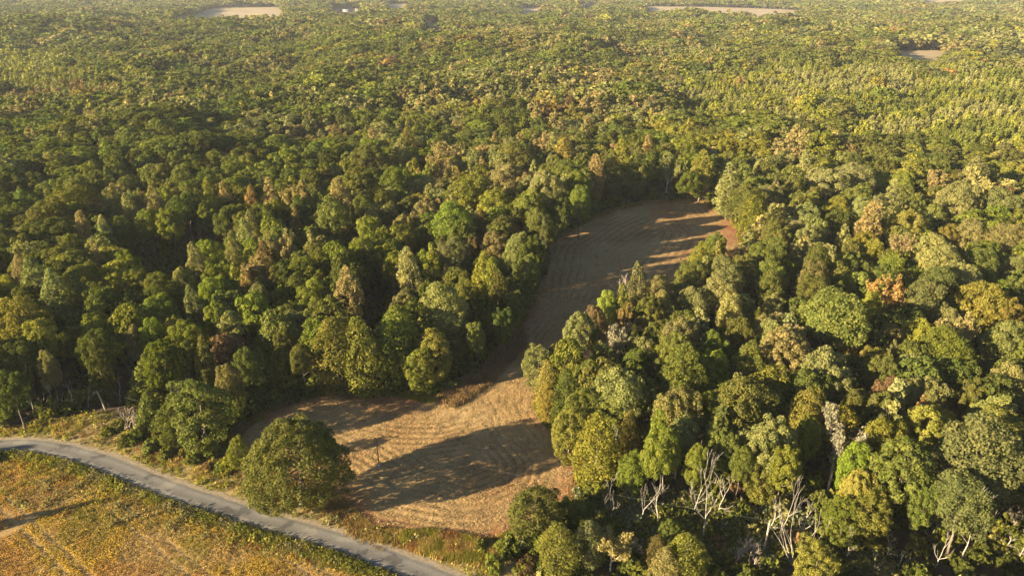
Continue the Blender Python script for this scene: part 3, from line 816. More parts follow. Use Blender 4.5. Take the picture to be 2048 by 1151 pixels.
NAME = {'G': 'bushy_tree', 'B': 'bushy_tree', 'O': 'broadleaf_tree', 'P': 'tall_tree', 'A': 'thinning_tree', 'N': 'pine_tree', 'C': 'evergreen_tree', 'S': 'shrub'}
GROUP = {'G': 'bushy trees leafed to the ground', 'B': 'bushy trees leafed to the ground', 'O': 'round-crowned woodland trees', 'P': 'tall narrow woodland trees', 'A': 'thinning autumn trees', 'N': 'pines in the woods', 'C': 'cone-shaped evergreens', 'S': 'shrubs at the wood edges'}
def jitter_tint(c, rng, k=0.12):
    t = np.array(TINT[c]) * (1 + rng.normal() * k)
    return [float(max(v * (1 + rng.normal() * 0.05), 0.005)) for v in t]

def place(t, rng):
    f = t['form']
    variants = KIND[f]; R, H = KIND[f + '_dim']
    crown, trunk = variants[rng.integers(len(variants))]
    e = bpy.data.objects.new(NAME[f], None); COL.objects.link(e)
    e.location = (t['x'], t['y'], t['z']); e.rotation_euler = (rng.normal() * 0.03, rng.normal() * 0.03, rng.uniform(0, 6.28))
    s = t['r'] / R
    e.scale = (s * rng.uniform(0.94, 1.08), s * rng.uniform(0.94, 1.08), t['h'] / H)
    tag(e, t['label'], 'shrub' if f == 'S' else 'tree', GROUP[f])
    c = obj('foliage' if f == 'S' else 'crown', crown, e); c['tint'] = jitter_tint(t['c'], rng)
    obj('stem' if f == 'S' else 'trunk', trunk, e)
rt = np.random.default_rng(77)
for t in trees + shrubs:
    place(t, rt)

def place_dead(t, k, rng):
    multi = t['multi']
    me = DEAD_MULTI[k % 2] if multi else (DEAD[k % len(DEAD)] if t['h'] > 12 else DEAD_SHORT[k % len(DEAD_SHORT)])
    e = bpy.data.objects.new('dead_tree', None); COL.objects.link(e)
    e.location = (t['x'], t['y'], 0)
    e.rotation_euler = (rng.normal() * 0.05, rng.normal() * 0.07, rng.uniform(0, 6.28))
    co = np.array([v.co for v in me.vertices]); hh = co[:, 2].max(); rr = max(np.percentile(np.abs(co[:, :2]), 97), 1.0)
    s = t['h'] / hh
    sx = min(max(t['r'] / rr, s * 0.7), s * 1.1)
    e.scale = (sx, sx, s)
    tag(e, t['label'], 'dead tree', 'dead weathered trees')
    obj('trunk', me, e)
for k, t in enumerate(dead):
    place_dead(t, k, rt)
for k, t in enumerate(bare):
    me = TWIG[k % len(TWIG)]
    e = bpy.data.objects.new('bare_tree', None); COL.objects.link(e)
    co = np.array([v.co for v in me.vertices]); hh = co[:, 2].max(); rr = np.percentile(np.abs(co[:, :2]), 97)
    e.location = (t['x'], t['y'], t['z']); e.rotation_euler = (0, 0, rt.uniform(0, 6.28)); e.scale = (t['r'] / rr, t['r'] / rr, t['h'] / hh)
    tag(e, t['label'], 'bare tree', 'leafless twiggy trees')
    obj('branches', me, e)

# the lone oak
c, l = crown_oak(907, R=OAK['r'] * 0.98, H=OAK['h'], nl=300, per=125, size=0.22, zlow=-0.68, lobe=(0.075, 0.14), a=0.49, zc=0.50, amt=0.11, rj=0.68)
rng = np.random.default_rng(5)
oh = np.array([unproject(px_, py_, z_) for px_, py_, z_ in ((512, 985, 5), (528, 1008, 4.5), (545, 1018, 4), (560, 1012, 4.5), (535, 990, 6), (575, 1010, 4), (500, 965, 6), (700, 950, 7), (690, 985, 5))]) - np.array([OAK['x'], OAK['y'], 0])
c3 = leaf_lobes(oh, rng.uniform(1.2, 2.0, len(oh)), 150, 0.22, rng, np.array([0, 0, 6.0]))
c = (np.concatenate([c[0], c3[0]]), np.concatenate([c[1], c3[1] + len(c[0])]), np.concatenate([c[2], c3[2]]))
dd = fib(80, rng, -0.6) * np.array([OAK['r'] * 0.56, OAK['r'] * 0.56, OAK['h'] * 0.30])
c2 = leaf_lobes(dd + [0, 0, OAK['h'] * 0.5], np.full(80, OAK['r'] * 0.13), 50, 0.28, rng, np.array([0, 0, 8.0]))
c = (np.concatenate([c[0], c2[0]]), np.concatenate([c[1], c2[1] + len(c[0])]), np.concatenate([c[2], c2[2]]))
e = bpy.data.objects.new('oak_tree', None); COL.objects.link(e)
e.location = (OAK['x'], OAK['y'], 0)
tag(e, 'huge lone spreading oak standing between the road and the field', 'tree')
cr = obj('crown', leaf_mesh('crown', c), e); cr['tint'] = [0.115, 0.112, 0.030]
obj('trunk', wood_mesh('trunk', [(P, R * 1.2) for P, R in l], M_BARK), e)

# ------------------------------------------------------------------ scatter (one object each; what nobody could count)
def prototypes(name, meshes):
    c = bpy.data.collections.new(name)          # never linked to the scene
    for i, me in enumerate(meshes):
        c.objects.link(bpy.data.objects.new('%s_%02d' % (name, i), me))
    return c

def scatter(name, pts, idx, rotz, scl, tint, coll, label, tilt=None):
    n = len(pts)
    me = bpy.data.meshes.new(name)
    me.vertices.add(n)
    me.vertices.foreach_set('co', np.asarray(pts, np.float32).ravel())
    rot = np.zeros((n, 3), np.float32); rot[:, 2] = rotz
    if tilt is not None:
        rot[:, :2] = tilt
    for k, ty, v in (('idx', 'INT', np.asarray(idx, np.int32)), ('rot', 'FLOAT_VECTOR', rot), ('scl', 'FLOAT_VECTOR', np.asarray(scl, np.float32)), ('tint', 'FLOAT_COLOR', np.column_stack([tint, np.ones(n)]).astype(np.float32))):
        a = me.attributes.new(k, ty, 'POINT')
        a.data.foreach_set({'INT': 'value', 'FLOAT_VECTOR': 'vector', 'FLOAT_COLOR': 'color'}[ty], v.ravel())
    o = obj(name, me)
    ng = bpy.data.node_groups.new(name, 'GeometryNodeTree')
    ng.interface.new_socket('Geometry', in_out='INPUT', socket_type='NodeSocketGeometry')
    ng.interface.new_socket('Geometry', in_out='OUTPUT', socket_type='NodeSocketGeometry')
    gi, go = ng.nodes.new('NodeGroupInput'), ng.nodes.new('NodeGroupOutput')
    ci = ng.nodes.new('GeometryNodeCollectionInfo')
    ci.inputs['Collection'].default_value = coll
    ci.inputs['Separate Children'].default_value = True
    ci.inputs['Reset Children'].default_value = True
    ip = ng.nodes.new('GeometryNodeInstanceOnPoints')
    ip.inputs['Pick Instance'].default_value = True
    def att(nm, ty):
        a = ng.nodes.new('GeometryNodeInputNamedAttribute'); a.data_type = ty; a.inputs['Name'].default_value = nm
        return a.outputs['Attribute']
    L = ng.links.new
    L(gi.outputs[0], ip.inputs['Points']); L(ci.outputs[0], ip.inputs['Instance'])
    L(att('idx', 'INT'), ip.inputs['Instance Index'])
    L(att('rot', 'FLOAT_VECTOR'), ip.inputs['Rotation'])
    L(att('scl', 'FLOAT_VECTOR'), ip.inputs['Scale'])
    L(ip.outputs[0], go.inputs[0])
    md = o.modifiers.new('scatter', 'NODES'); md.node_group = ng
    return tag(o, label, kind='stuff')

# --- woodland beyond and between the individual trees
wood_meshes = []
for i in range(6): wood_meshes.append(joined_mesh('wood', *crown_oak(1000 + i, nl=60, per=85, size=0.36, lobe=(0.16, 0.30), zlow=-0.4), M_BARK))              # 0-5 near broadleaf
for i in range(4): wood_meshes.append(joined_mesh('wood', *crown_tall(1100 + i, nl=36, per=46, size=0.50, pointy=(0.4, 0.65, 0.5, 0.7)[i]), M_BARK))           # 6-9 near tall
for i in range(5): wood_meshes.append(joined_mesh('wood', *crown_oak(1200 + i, nl=34, per=30, size=0.72, lobe=(0.20, 0.36), zlow=-0.2), M_BARK, 3))            # 10-14 mid broadleaf
for i in range(3): wood_meshes.append(joined_mesh('wood', *crown_tall(1300 + i, nl=18, per=20, size=0.95, pointy=0.6), M_BARK, 3))                             # 15-17 mid tall
for i in range(4): wood_meshes.append(joined_mesh('wood', *crown_oak(1400 + i, nl=16, per=18, size=1.35, lobe=(0.30, 0.5), zlow=0.0), M_BARK, 3))              # 18-21 far broadleaf
for i in range(2): wood_meshes.append(joined_mesh('wood', *crown_tall(1500 + i, nl=9, per=12, size=1.6, pointy=0.6), M_BARK, 3))                               # 22-23 far tall
for i in range(3): wood_meshes.append(joined_mesh('wood', *crown_cone(1600 + i, R=2.7, H=14.0, nl=26, per=30, size=0.45), M_BARK, 3))                           # 24-26 plantation conifer
for i in range(2): wood_meshes.append(joined_mesh('wood', *crown_cone(1650 + i, R=2.9, H=14.0, nl=12, per=16, size=0.85), M_BARK, 3))                          # 27-28 far conifer
WOOD = prototypes('woodland_tree', wood_meshes)

PLANT_R = [(1330, 205), (1420, 165), (1560, 132), (1700, 128), (2048, 150), (2300, 170), (2300, 330), (2048, 300), (1850, 285), (1650, 272), (1450, 262), (1350, 250)]
PLANT_L = [(-300, 118), (0, 113), (120, 110), (205, 122), (235, 160), (215, 190), (90, 200), (0, 196), (-300, 200)]

def woodland():
    rng = np.random.default_rng(2024)
    bands = [(60, 420, 7.6), (420, 900, 11.0), (900, 1800, 13.5), (1800, 4600, 17.5)]
    X, Y, B = [], [], []
    for k, (r0, r1, s) in enumerate(bands):
        wmax = r1 * 0.80 + 140
        gx = np.arange(-wmax, wmax, s); gy = np.arange(0, r1 + s, s * 0.9)
        gx, gy = np.meshgrid(gx, gy)
        gx = gx + (np.arange(gx.shape[0]) % 2)[:, None] * s / 2
        gx = gx + rng.uniform(-.42, .42, gx.shape) * s; gy = gy + rng.uniform(-.42, .42, gy.shape) * s
        r = np.hypot(gx, gy)
        ok = (r >= r0) & (r < r1) & (np.abs(gx) < gy * 0.80 + 130 - 40 * (gx > 0))
        X.append(gx[ok]); Y.append(gy[ok]); B.append(np.full(ok.sum(), k))
    X, Y, B = np.concatenate(X), np.concatenate(Y), np.concatenate(B)
    Z = terrain(X, Y)
    ppx, ppy, dep = project(X, Y, Z + 10)
    gpx, gpy, _ = project(X, Y, Z)
    keep = np.ones(len(X), bool)
    near = np.hypot(X, Y) < 700
    xs, ys = X[near], Y[near]
    k = ~in_poly(xs, ys, FIELD_S) & (seg_dist(xs, ys, FIELD_S) > 3.5)
    k &= ~in_poly(xs, ys, VERGE) & ~in_poly(xs, ys, SOY) & (seg_dist(xs, ys, ROAD, False) > 9) & ~in_poly(xs, ys, LINE_CLEAR)
    k &= ~in_poly(xs, ys, HOLLOW)
    for zz in (6, 12, 17):
        qx, qy, _ = project(xs, ys, np.full(len(xs), float(zz)))
        k &= ~in_poly(qx, qy, [(236, 468), (330, 462), (425, 458), (432, 490), (395, 540), (345, 572), (300, 548), (262, 512)])
        for x0, x1, y0, y1 in ((705, 790, 578, 650), (808, 850, 482, 530), (1215, 1262, 655, 722), (1690, 1765, 640, 682), (930, 1060, 690, 800), (1560, 1690, 965, 1090)):
            k &= ~((qx > x0) & (qx < x1) & (qy > y0) & (qy < y1))
    qx, qy, _ = project(xs, ys, np.zeros(len(xs)))
    k &= ~in_poly(qx, qy, [(225, 830), (480, 775), (640, 770), (700, 790), (520, 850), (470, 910), (390, 910)])
    k &= ~((qy > 1090) & (qx < 1480))
    k &= rng.random(len(xs)) < np.where(np.hypot(xs, ys) < 420, 0.85, 1.0)
    rad = np.full(len(xs), 4.0)
    for t in trees + [OAK]:
        d = np.hypot(xs - t['x'], ys - t['y'])
        k &= d > (0.62 * t['r'] + 2.4)
    g = unproject(213, 822, 0)
    k &= np.hypot(xs - g[0] + 9, ys - g[1] + 4) > 16
    for t in dead:
        k &= np.hypot(xs - t['x'], ys - t['y']) > 3.5
        # nothing tall may stand between the camera and a dead tree
        L = math.hypot(t['x'], t['y']); ux, uy = t['x'] / L, t['y'] / L
        al = xs * ux + ys * uy; ac = np.abs(xs * uy - ys * ux)
        k &= ~((ac < t['r'] + 2.5) & (al > L - 22) & (al < L))
    keep[near] = k
    for poly in FARF:
        keep &= ~in_poly(X, Y, poly)
    wx = ppx + 150 * (fbm(X / 45, Y / 45, 301, 2) - 0.5); wy = ppy + 70 * (fbm(X / 45, Y / 45, 303, 2) - 0.5)
    plant = (in_poly(wx, wy, PLANT_R) | in_poly(wx, wy, PLANT_L)) & (fbm(X / 30, Y / 30, 307, 2) < 0.80)
    keep &= ~plant
    X, Y, Z, B, ppx, ppy, dep = [v[keep] for v in (X, Y, Z, B, ppx, ppy, dep)]
    n = len(X)
    # species colour: patches plus chance, with distant brightness painted in as paler far trees
    u = fbm(X / 34, Y / 30, 71, 2) * 1.7 + 0.42 * rng.random(n)
    u = np.argsort(np.argsort(u)) / n
    patch = fbm(X / 75, Y / 75, 41, 2)
    warm = fbm(X / 160, Y / 130, 91, 2)
    cols = np.array([TINT[c] for c in ('dg', 'gr', 'ol', 'lo', 'go', 'yg', 'yo', 'or', 'br', 'gg')])
    left = smooth(1150, 500, ppx) * smooth(120, 200, ppy)
    ctr = np.exp(-((ppx - 1000) / 420) ** 2) * smooth(420, 300, ppy)
    right = smooth(1150, 1450, ppx)
    top = smooth(150, 60, ppy)  # far-off weight: paler tints here put the bright distance into the leaf colour
    W = np.stack([0.20 + 0.45 * left - 0.1 * right, 0.28 + 0.2 * left + 0.1 * top, np.full(n, 0.55), 0.25 + 0.45 * right + 0.3 * ctr + 0.35 * top, 0.06 + 0.40 * ctr + 0.03 * right,
                  0.14 + 0.14 * right, 0.04 + 0.05 * ctr, np.full(n, 0.004), np.full(n, 0.015), 0.06 + 0.12 * top], -1)
    W[:, (3, 4, 6)] *= (0.08 + 2.8 * smooth(0.40, 0.62, warm))[:, None]
    W[:, (0, 1, 9)] *= (0.08 + 2.6 * smooth(0.42, 0.58, patch))[:, None]
    W[:, (5, 3)] *= (0.4 + 1.6 * smooth(0.42, 0.6, fbm(X / 110 + 7, Y / 90, 95, 2)))[:, None]
    W = np.clip(W, 0.001, None)
    cum = np.cumsum(W / W.sum(1, keepdims=True), 1)
    ci = (u[:, None] > cum).sum(1).clip(0, 9)
    tint = cols[ci] * (1 + rng.normal(size=(n, 1)) * 0.15) * (1 + rng.normal(size=(n, 3)) * 0.05)
    tint = np.clip(tint, 0.008, 1)
    tall = rng.random(n) < np.where(np.isin(ci, (4, 3, 6, 7, 8)), 0.55, 0.12)
    lod = np.array([0, 1, 1, 2])[B]
    lod = np.where(np.hypot(X, Y) > 1150, 2, lod)
    lod = np.where((B == 1) & (np.hypot(X, Y) < 520), 0, lod)
    base = np.array([[0, 6], [10, 15], [18, 22]])
    cnt = np.array([[6, 4], [5, 3], [4, 2]])
    ti = tall.astype(int)
    idx = base[lod, ti] + (rng.random(n) * cnt[lod, ti]).astype(int)
    hs = rng.uniform(0.72, 1.12, n) * (0.86 + 0.28 * fbm(X / 60, Y / 60, 7, 2))
    hs = np.where(B == 0, hs * 0.92, (0.40 * hs + 0.58) * (0.42 + 1.16 * fbm(X / 80, Y / 62, 401, 3)) * np.where(tall, 1.12, 1.0))
    ws = hs * rng.uniform(0.78, 1.15, n) * np.where(tall, 1.05, 0.94)
    ws = np.where(B == 0, np.clip(ws, 0.62, 0.9), ws)
    ws = ws * np.array([1.0, 1.5, 1.78, 2.15])[B] * np.where(tall & (B > 0), 0.85, 1.0)
    big = (rng.random(n) < 0.16) & (B > 0) & ~tall
    ws = np.where(big, ws * 1.35, ws); hs = np.where(big, hs * 1.1, hs)
    S = [np.stack([ws, ws * rng.uniform(0.9, 1.1, n), hs], -1)]
    P = [np.stack([X, Y, Z - 0.2], -1)]; I = [idx]; T = [tint]
    # plantations: small conifers in close rows
    for poly, s, cset in ((PLANT_R, 4.6, ('lo', 'ol', 'yg', 'gr')), (PLANT_L, 6.0, ('yg', 'lo', 'br', 'go'))):
        wp = np.array([unproject(a, b, 12)[:2] for a, b in poly])
        x0, y0 = wp.min(0) - np.array([60, 260]); x1, y1 = wp.max(0) + 80
        gx, gy = np.meshgrid(np.arange(x0, x1, s), np.arange(y0, y1, s * 0.95))
        gx = (gx + rng.normal(size=gx.shape) * s * 0.16).ravel(); gy = (gy + rng.normal(size=gy.shape) * s * 0.16).ravel()
        qx, qy, _ = project(gx, gy, terrain(gx, gy) + 10)
        wx = qx + 150 * (fbm(gx / 45, gy / 45, 301, 2) - 0.5); wy = qy + 70 * (fbm(gx / 45, gy / 45, 303, 2) - 0.5)
        k = in_poly(wx, wy, poly) & (fbm(gx / 30, gy / 30, 307, 2) < 0.80)
        for fp in FARF:
            k &= ~in_poly(gx, gy, fp)
        k &= rng.random(len(gx)) > 0.05
        gx, gy = gx[k], gy[k]; m = len(gx)
        far = np.hypot(gx, gy) > 900
        pn = fbm(gx / 40, gy / 40, 66, 2)
        if poly is PLANT_R:
            cc = np.where(pn > 0.56, 0, np.where(pn > 0.47, 2, np.where(rng.random(m) < 0.45, 3, 1)))
        else:
            yy = (gy - y0) / (y1 - y0)
            cc = np.where(yy + 0.3 * (pn - 0.5) > 0.45, np.where(rng.random(m) < 0.6, 0, 1), np.where(rng.random(m) < 0.45, 2, 1))
        pc = 1.2 * np.array([TINT[c] for c in cset])[cc] * (1 + rng.normal(size=(m, 1)) * 0.14)
        h = rng.uniform(0.8, 1.2, m) * (0.8 + 0.4 * fbm(gx / 18, gy / 18, 311, 2))
        P.append(np.stack([gx, gy, terrain(gx, gy) - 0.2], -1)); I.append(np.where(far, 27, 24) + (rng.random(m) * np.where(far, 2, 3)).astype(int))
        S.append(np.stack([h * s / 4.4, h * s / 4.4, h], -1)); T.append(np.clip(pc, .01, 1))
    # a slim tree out of frame on the left whose shadow crosses the crop field
    g = unproject(215, 1000, 0); ln = 17.0 / math.tan(SUN_EL)
    gx, gy = g[0] + math.sin(SUN_AZ) * ln, g[1] + math.cos(SUN_AZ) * ln
    P.append(np.array([[gx, gy, 0.0]])); I.append(np.array([7])); S.append(np.array([[0.55, 0.55, 0.82]])); T.append(np.array([TINT['ol']]))
    P, I, S, T = np.concatenate(P), np.concatenate(I), np.concatenate(S), np.concatenate(T)
    print('woodland trees', len(P))
    scatter('woodland', P, I, rng.uniform(0, 6.28, len(P)), S, T, WOOD, 'endless mixed autumn woodland reaching to the hazy distance')
woodland()

# --- low vegetation
def tuft_mesh(seed, n, h, w, size, upright=0.6):
    rng = np.random.default_rng(seed)
    pos = np.stack([rng.normal(size=n) * w, rng.normal(size=n) * w, np.abs(rng.normal(size=n)) * h * 0.4 + 0.05 * h], -1)
    nrm = rng.normal(size=(n, 3)) * 0.8 + np.array([0, 0, 1 - upright])
    V, F, lv = quads(pos, nrm, np.full(n, size), rng, 0.8)
    return mesh_from('tuft', V, F, M_LEAF, attrs={'leaf_value': lv})

def blade_mesh(seed, n, h, w):
    rng = np.random.default_rng(seed)
    b = np.stack([rng.normal(size=n) * w, rng.normal(size=n) * w, np.zeros(n)], -1)
    a = rng.uniform(0, 6.28, n); ln = rng.uniform(0.1, 0.5, n) * h
    tip = b + np.stack([np.cos(a) * ln, np.sin(a) * ln, h * rng.uniform(0.6, 1.1, n)], -1)
    side = np.stack([-np.sin(a), np.cos(a), np.zeros(n)], -1) * 0.05
    V = np.stack([b - side, b + side, tip], 1).reshape(-1, 3)
    return mesh_from('blades', V, np.arange(n * 3).reshape(n, 3), M_LEAF, attrs={'leaf_value': np.repeat(rng.random(n), 3)})

CROP = prototypes('crop_plant', [tuft_mesh(10 + i, 38, 0.70, 0.30, 0.095) for i in range(4)])
GRASS = prototypes('grass_tuft', [blade_mesh(20 + i, 34, 0.7, 0.30) for i in range(4)] + [tuft_mesh(30 + i, 26, 1.0, 0.4, 0.16) for i in range(3)])

def crop():
    rng = np.random.default_rng(7)
    poly = SOY
    A = np.array([p[:2] for p in poly]); x0, y0 = A.min(0); x1, y1 = A.max(0)
    ang = math.radians(-36)
    ca, sa = math.cos(ang), math.sin(ang)
    s1, s2 = 0.50, 0.80
    cx, cy = (x0 + x1) / 2, (y0 + y1) / 2; D = math.hypot(x1 - x0, y1 - y0) / 2
    u, v = np.meshgrid(np.arange(-D, D, s1), np.arange(-D, D, s2))
    u = u.ravel() + rng.uniform(-.3, .3, u.size) * s1; v = v.ravel() + rng.normal(size=v.size) * 0.09
    x, y = cx + u * ca - v * sa, cy + u * sa + v * ca
    px, py, _ = project(x, y, 0.4)
    k = in_poly(x, y, poly) & (px > -140) & (px < 1150) & (py < 1230) & (py > 880)
    x, y = x[k], y[k]; px, py = px[k], py[k]
    # bare sandy track at the left edge, thinner growth along it
    track = U([(-200, 1110), (-40, 1085), (20, 1062), (60, 1035)])
    td = seg_dist(x, y, track, False)
    rowi = np.round(((x - cx) * -sa + (y - cy) * ca) / s2).astype(int)
    k = (td > 1.0) & (rng.random(len(x)) < 0.95) & ~np.isin(rowi % 17, (0, 3))
    x, y, px, py = x[k], y[k], px[k], py[k]
    n = len(x)
    f1 = fbm(x / 9, y / 9, 101, 3); f2 = fbm(x / 22, y / 22, 103, 2); rd = seg_dist(x, y, ROAD, False)
    gold, orange, tan, green, brown = [np.array(c) for c in ((0.40, 0.27, 0.050), (0.37, 0.195, 0.055), (0.38, 0.26, 0.105), (0.22, 0.195, 0.045), (0.28, 0.17, 0.07))]
    t = tan[None] * np.ones((n, 1))
    def mixin(t, c, w): return t * (1 - w[:, None]) + c[None] * w[:, None]
    t = mixin(t, gold, smooth(0.46, 0.60, f1)); t = mixin(t, orange, smooth(0.45, 0.58, f2) * 0.8)
    t = mixin(t, brown, smooth(0.56, 0.72, fbm(x / 5, y / 5, 109, 2)) * 0.6)
    t = mixin(t, gold, smooth(11, 5, rd) * 0.6)
    t = mixin(t, green, smooth(0.66, 0.78, fbm(x / 7 + 9, y / 16, 111, 2)) * 0.6); t = mixin(t, green, smooth(5.2, 3.6, rd) * 0.8)
    t = t * (1 + rng.normal(size=(n, 1)) * 0.10)
    s = rng.uniform(0.75, 1.2, n) * (0.75 + 0.5 * f1)
    print('crop', n)
    scatter('crop_plants', np.stack([x, y, np.full(n, 0.04)], -1), rng.integers(0, 4, n), rng.uniform(0, 6.28, n), np.stack([s, s, s], -1), np.clip(t, .01, 1), CROP, 'golden and rust low crop plants in rows below the road')
crop()

def rand_in(poly, n, rng):
    A = np.array([p[:2] for p in poly]); x0, y0 = A.min(0); x1, y1 = A.max(0)
    x, y = rng.uniform(x0, x1, n), rng.uniform(y0, y1, n)
    k = in_poly(x, y, poly)
    return x[k], y[k]

def grasses():
    rng = np.random.default_rng(17)
    X, Y, T, S, I = [], [], [], [], []
    def add(x, y, c, s, kind):
        n = len(x)
        if not n: return
        X.append(x); Y.append(y); T.append(np.asarray(c) * (1 + rng.normal(size=(n, 1)) * 0.2)); S.append(s)
        I.append(rng.integers(0, 4, n) if kind == 0 else rng.integers(4, 7, n))
    green, dgreen, straw, tan, rust, weed = [np.array(c) for c in ((0.21, 0.190, 0.038), (0.14, 0.140, 0.032), (0.38, 0.27, 0.10), (0.30, 0.20, 0.085), (0.24, 0.12, 0.05), (0.17, 0.15, 0.07))]
    # far side of the road
    x, y = rand_in(VERGE, 26000, rng)
    rd = seg_dist(x, y, ROAD, False)
    k = (rd > hw + 0.9); x, y, rd = x[k], y[k], rd[k]
    f = fbm(x / 6, y / 6, 201, 3); g = fbm(x / 13, y / 13, 205, 2)
    c = np.where((f > 0.52)[:, None], straw, np.where((g > 0.5)[:, None], green, tan))
    c = np.where(((f < 0.36) & (rng.random(len(x)) < .6))[:, None], rust, c)
    add(x, y, c, rng.uniform(0.5, 1.2, len(x)) * (0.6 + 0.8 * g) * smooth(hw + 0.2, hw + 4, rd).clip(0.35, 1), 0)
    k = rng.random(len(x)) < 0.14
    add(x[k], y[k], np.where((g[k] > 0.46)[:, None], green, weed), rng.uniform(0.6, 1.6, k.sum()), 1)
    # near side of the road: tall green weeds
    P = RDENSE; Tn = np.gradient(P, axis=0); Tn /= np.linalg.norm(Tn, axis=1, keepdims=True); Nn = np.stack([-Tn[:, 1], Tn[:, 0]], -1)
    n = 5200
    i = rng.integers(0, len(P), n); side = np.sign((Nn[i] * np.array([[-1.0, -1.0]])).sum(1))
    off = hw + 0.75 + np.abs(rng.normal(size=n)) * 1.05
    q = P[i] + Nn[i] * (side * off)[:, None] + rng.normal(size=(n, 2)) * 0.25
    k = in_poly(q[:, 0], q[:, 1], SOY) | (off < 3.6)
    q, off = q[k], off[k]
    f = fbm(q[:, 0] / 5, q[:, 1] / 5, 207, 2)
    c = np.where((f > 0.55)[:, None], weed, np.where((f > 0.42)[:, None], green, dgreen))
    kk = rng.random(len(q)) < 0.5
    add(q[kk, 0], q[kk, 1], c[kk], rng.uniform(0.7, 1.5, kk.sum()), 0)
    add(q[~kk, 0], q[~kk, 1], c[~kk], rng.uniform(0.5, 1.15, (~kk).sum()), 1)
    # rough grass all round the field edge
    n = 15000
    i = rng.integers(0, len(FIELD_S), n); j = (i + 1) % len(FIELD_S); t = rng.random((n, 1))
    q = FIELD_S[i] * (1 - t) + FIELD_S[j] * t + rng.normal(size=(n, 2)) * 1.5
    k = (~in_poly(q[:, 0], q[:, 1], FIELD_S)) | (seg_dist(q[:, 0], q[:, 1], FIELD_S) < 1.2)
    q = q[k]; f = fbm(q[:, 0] / 7, q[:, 1] / 7, 213, 2)
    c = np.where((f > 0.56)[:, None], green, np.where((f > 0.45)[:, None], straw * 0.8, tan * 0.8))
    add(q[:, 0], q[:, 1], c, rng.uniform(0.6, 1.3, len(q)), 0)
    # tall golden grass mound at the near end of the field
    pm = U([(795, 1068), (850, 1064), (960, 1080), (1010, 1100), (960, 1125), (880, 1115), (820, 1095)])
    x, y = rand_in(pm, 4200, rng)
    f = fbm(x / 3, y / 3, 231, 2)
    add(x, y, np.where((f > 0.56)[:, None], green, np.where((f > .42)[:, None], straw, rust)), rng.uniform(0.9, 1.7, len(x)), 0)
    # dry brown weeds where the field narrows
    pw = U([(872, 800), (905, 772), (950, 745), (1000, 700), (1040, 655), (1052, 690), (1010, 735), (985, 765), (940, 795), (910, 815)])
    x, y = rand_in(pw, 6000, rng)
    c = np.array((0.25, 0.165, 0.09))[None] * np.ones((len(x), 1))
    add(x, y, c, rng.uniform(0.9, 2.1, len(x)), 0)
    # undergrowth of the line clearing
    x, y = rand_in(LINE_CLEAR, 5200, rng)
    f = fbm(x / 6, y / 6, 241, 2)
    c = np.where((f > 0.55)[:, None], np.array((0.14, 0.15, 0.075)), np.where((f > 0.4)[:, None], dgreen, weed))
    add(x, y, c, rng.uniform(0.8, 2.2, len(x)), 1)
    # low growth in the hollow
    x, y = rand_in(HOLLOW, 5000, rng)
    add(x, y, dgreen * 0.8, rng.uniform(1.0, 3.0, len(x)), 1)
    X, Y, T, S, I = [np.concatenate(v) for v in (X, Y, T, S, I)]
    n = len(X)
    print('grass', n)
    scatter('rough_grass', np.stack([X, Y, np.full(n, 0.02)], -1), I, rng.uniform(0, 6.28, n), np.stack([S, S, S * rng.uniform(0.8, 1.2, n)], -1), np.clip(T, .01, 1), GRASS, 'dry grass and weeds along road, field edges and clearing')
grasses()

def undergrowth():
    rng = np.random.default_rng(57)
    coll = prototypes('bush', [joined_mesh('bush', *crown_shrub(1700 + i, R=2.0, H=3.0, nl=16, per=34, size=0.30), M_BARK, 3) for i in range(4)])
    n = 30000
    x = rng.uniform(-210, 230, n); y = rng.uniform(60, 430, n)
    px, py, _ = project(x, y, np.zeros(n))
    k = (px > -250) & (px < 2300) & (py < 1330) & ~in_poly(x, y, SOY) & ~in_poly(x, y, VERGE) & (seg_dist(x, y, ROAD, False) > 7)
    k &= ~in_poly(x, y, FIELD_S) & (seg_dist(x, y, FIELD_S) > 1.5)
    k &= rng.random(n) < np.where(py > 800, 0.62, 0.30)
    k &= ~(in_poly(x, y, LINE_CLEAR) & (rng.random(n) < 0.5)) & ~in_poly(x, y, HOLLOW)
    gp = unproject(213, 822, 0); k &= np.hypot(x - gp[0] - 2, y - gp[1] + 4) > 10
    x, y = x[k], y[k]
    # a skirt of taller bushes round the field
    m = 900
    i = rng.integers(0, len(FIELD_S), m); t = rng.random((m, 1)); q = FIELD_S[i] * (1 - t) + FIELD_S[(i + 1) % len(FIELD_S)] * t + rng.normal(size=(m, 2)) * 4.0
    kk = ~in_poly(q[:, 0], q[:, 1], FIELD_S) & (seg_dist(q[:, 0], q[:, 1], FIELD_S) > 2.2) & ~in_poly(q[:, 0], q[:, 1], VERGE) & (seg_dist(q[:, 0], q[:, 1], ROAD, False) > 7)
    q = q[kk]
    s = np.concatenate([rng.uniform(0.35, 1.25, len(x)), rng.uniform(0.7, 1.9, len(q))])
    x = np.concatenate([x, q[:, 0]]); y = np.concatenate([y, q[:, 1]]); n = len(x)
    cs = np.array([TINT[c] for c in ('dg', 'gr', 'ol', 'yl', 'lo', 'br')])
    c = cs[rng.choice(6, n, p=[.34, .24, .22, .09, .07, .04])] * (1 + rng.normal(size=(n, 1)) * 0.18)
    print('undergrowth', n)
    scatter('undergrowth', np.stack([x, y, np.zeros(n)], -1), rng.integers(0, 4, n), rng.uniform(0, 6.28, n), np.stack([s, s, s * rng.uniform(0.7, 1.5, n)], -1), np.clip(c, .01, 1), coll, 'low bushes and saplings filling the woodland floor and edges')
undergrowth()

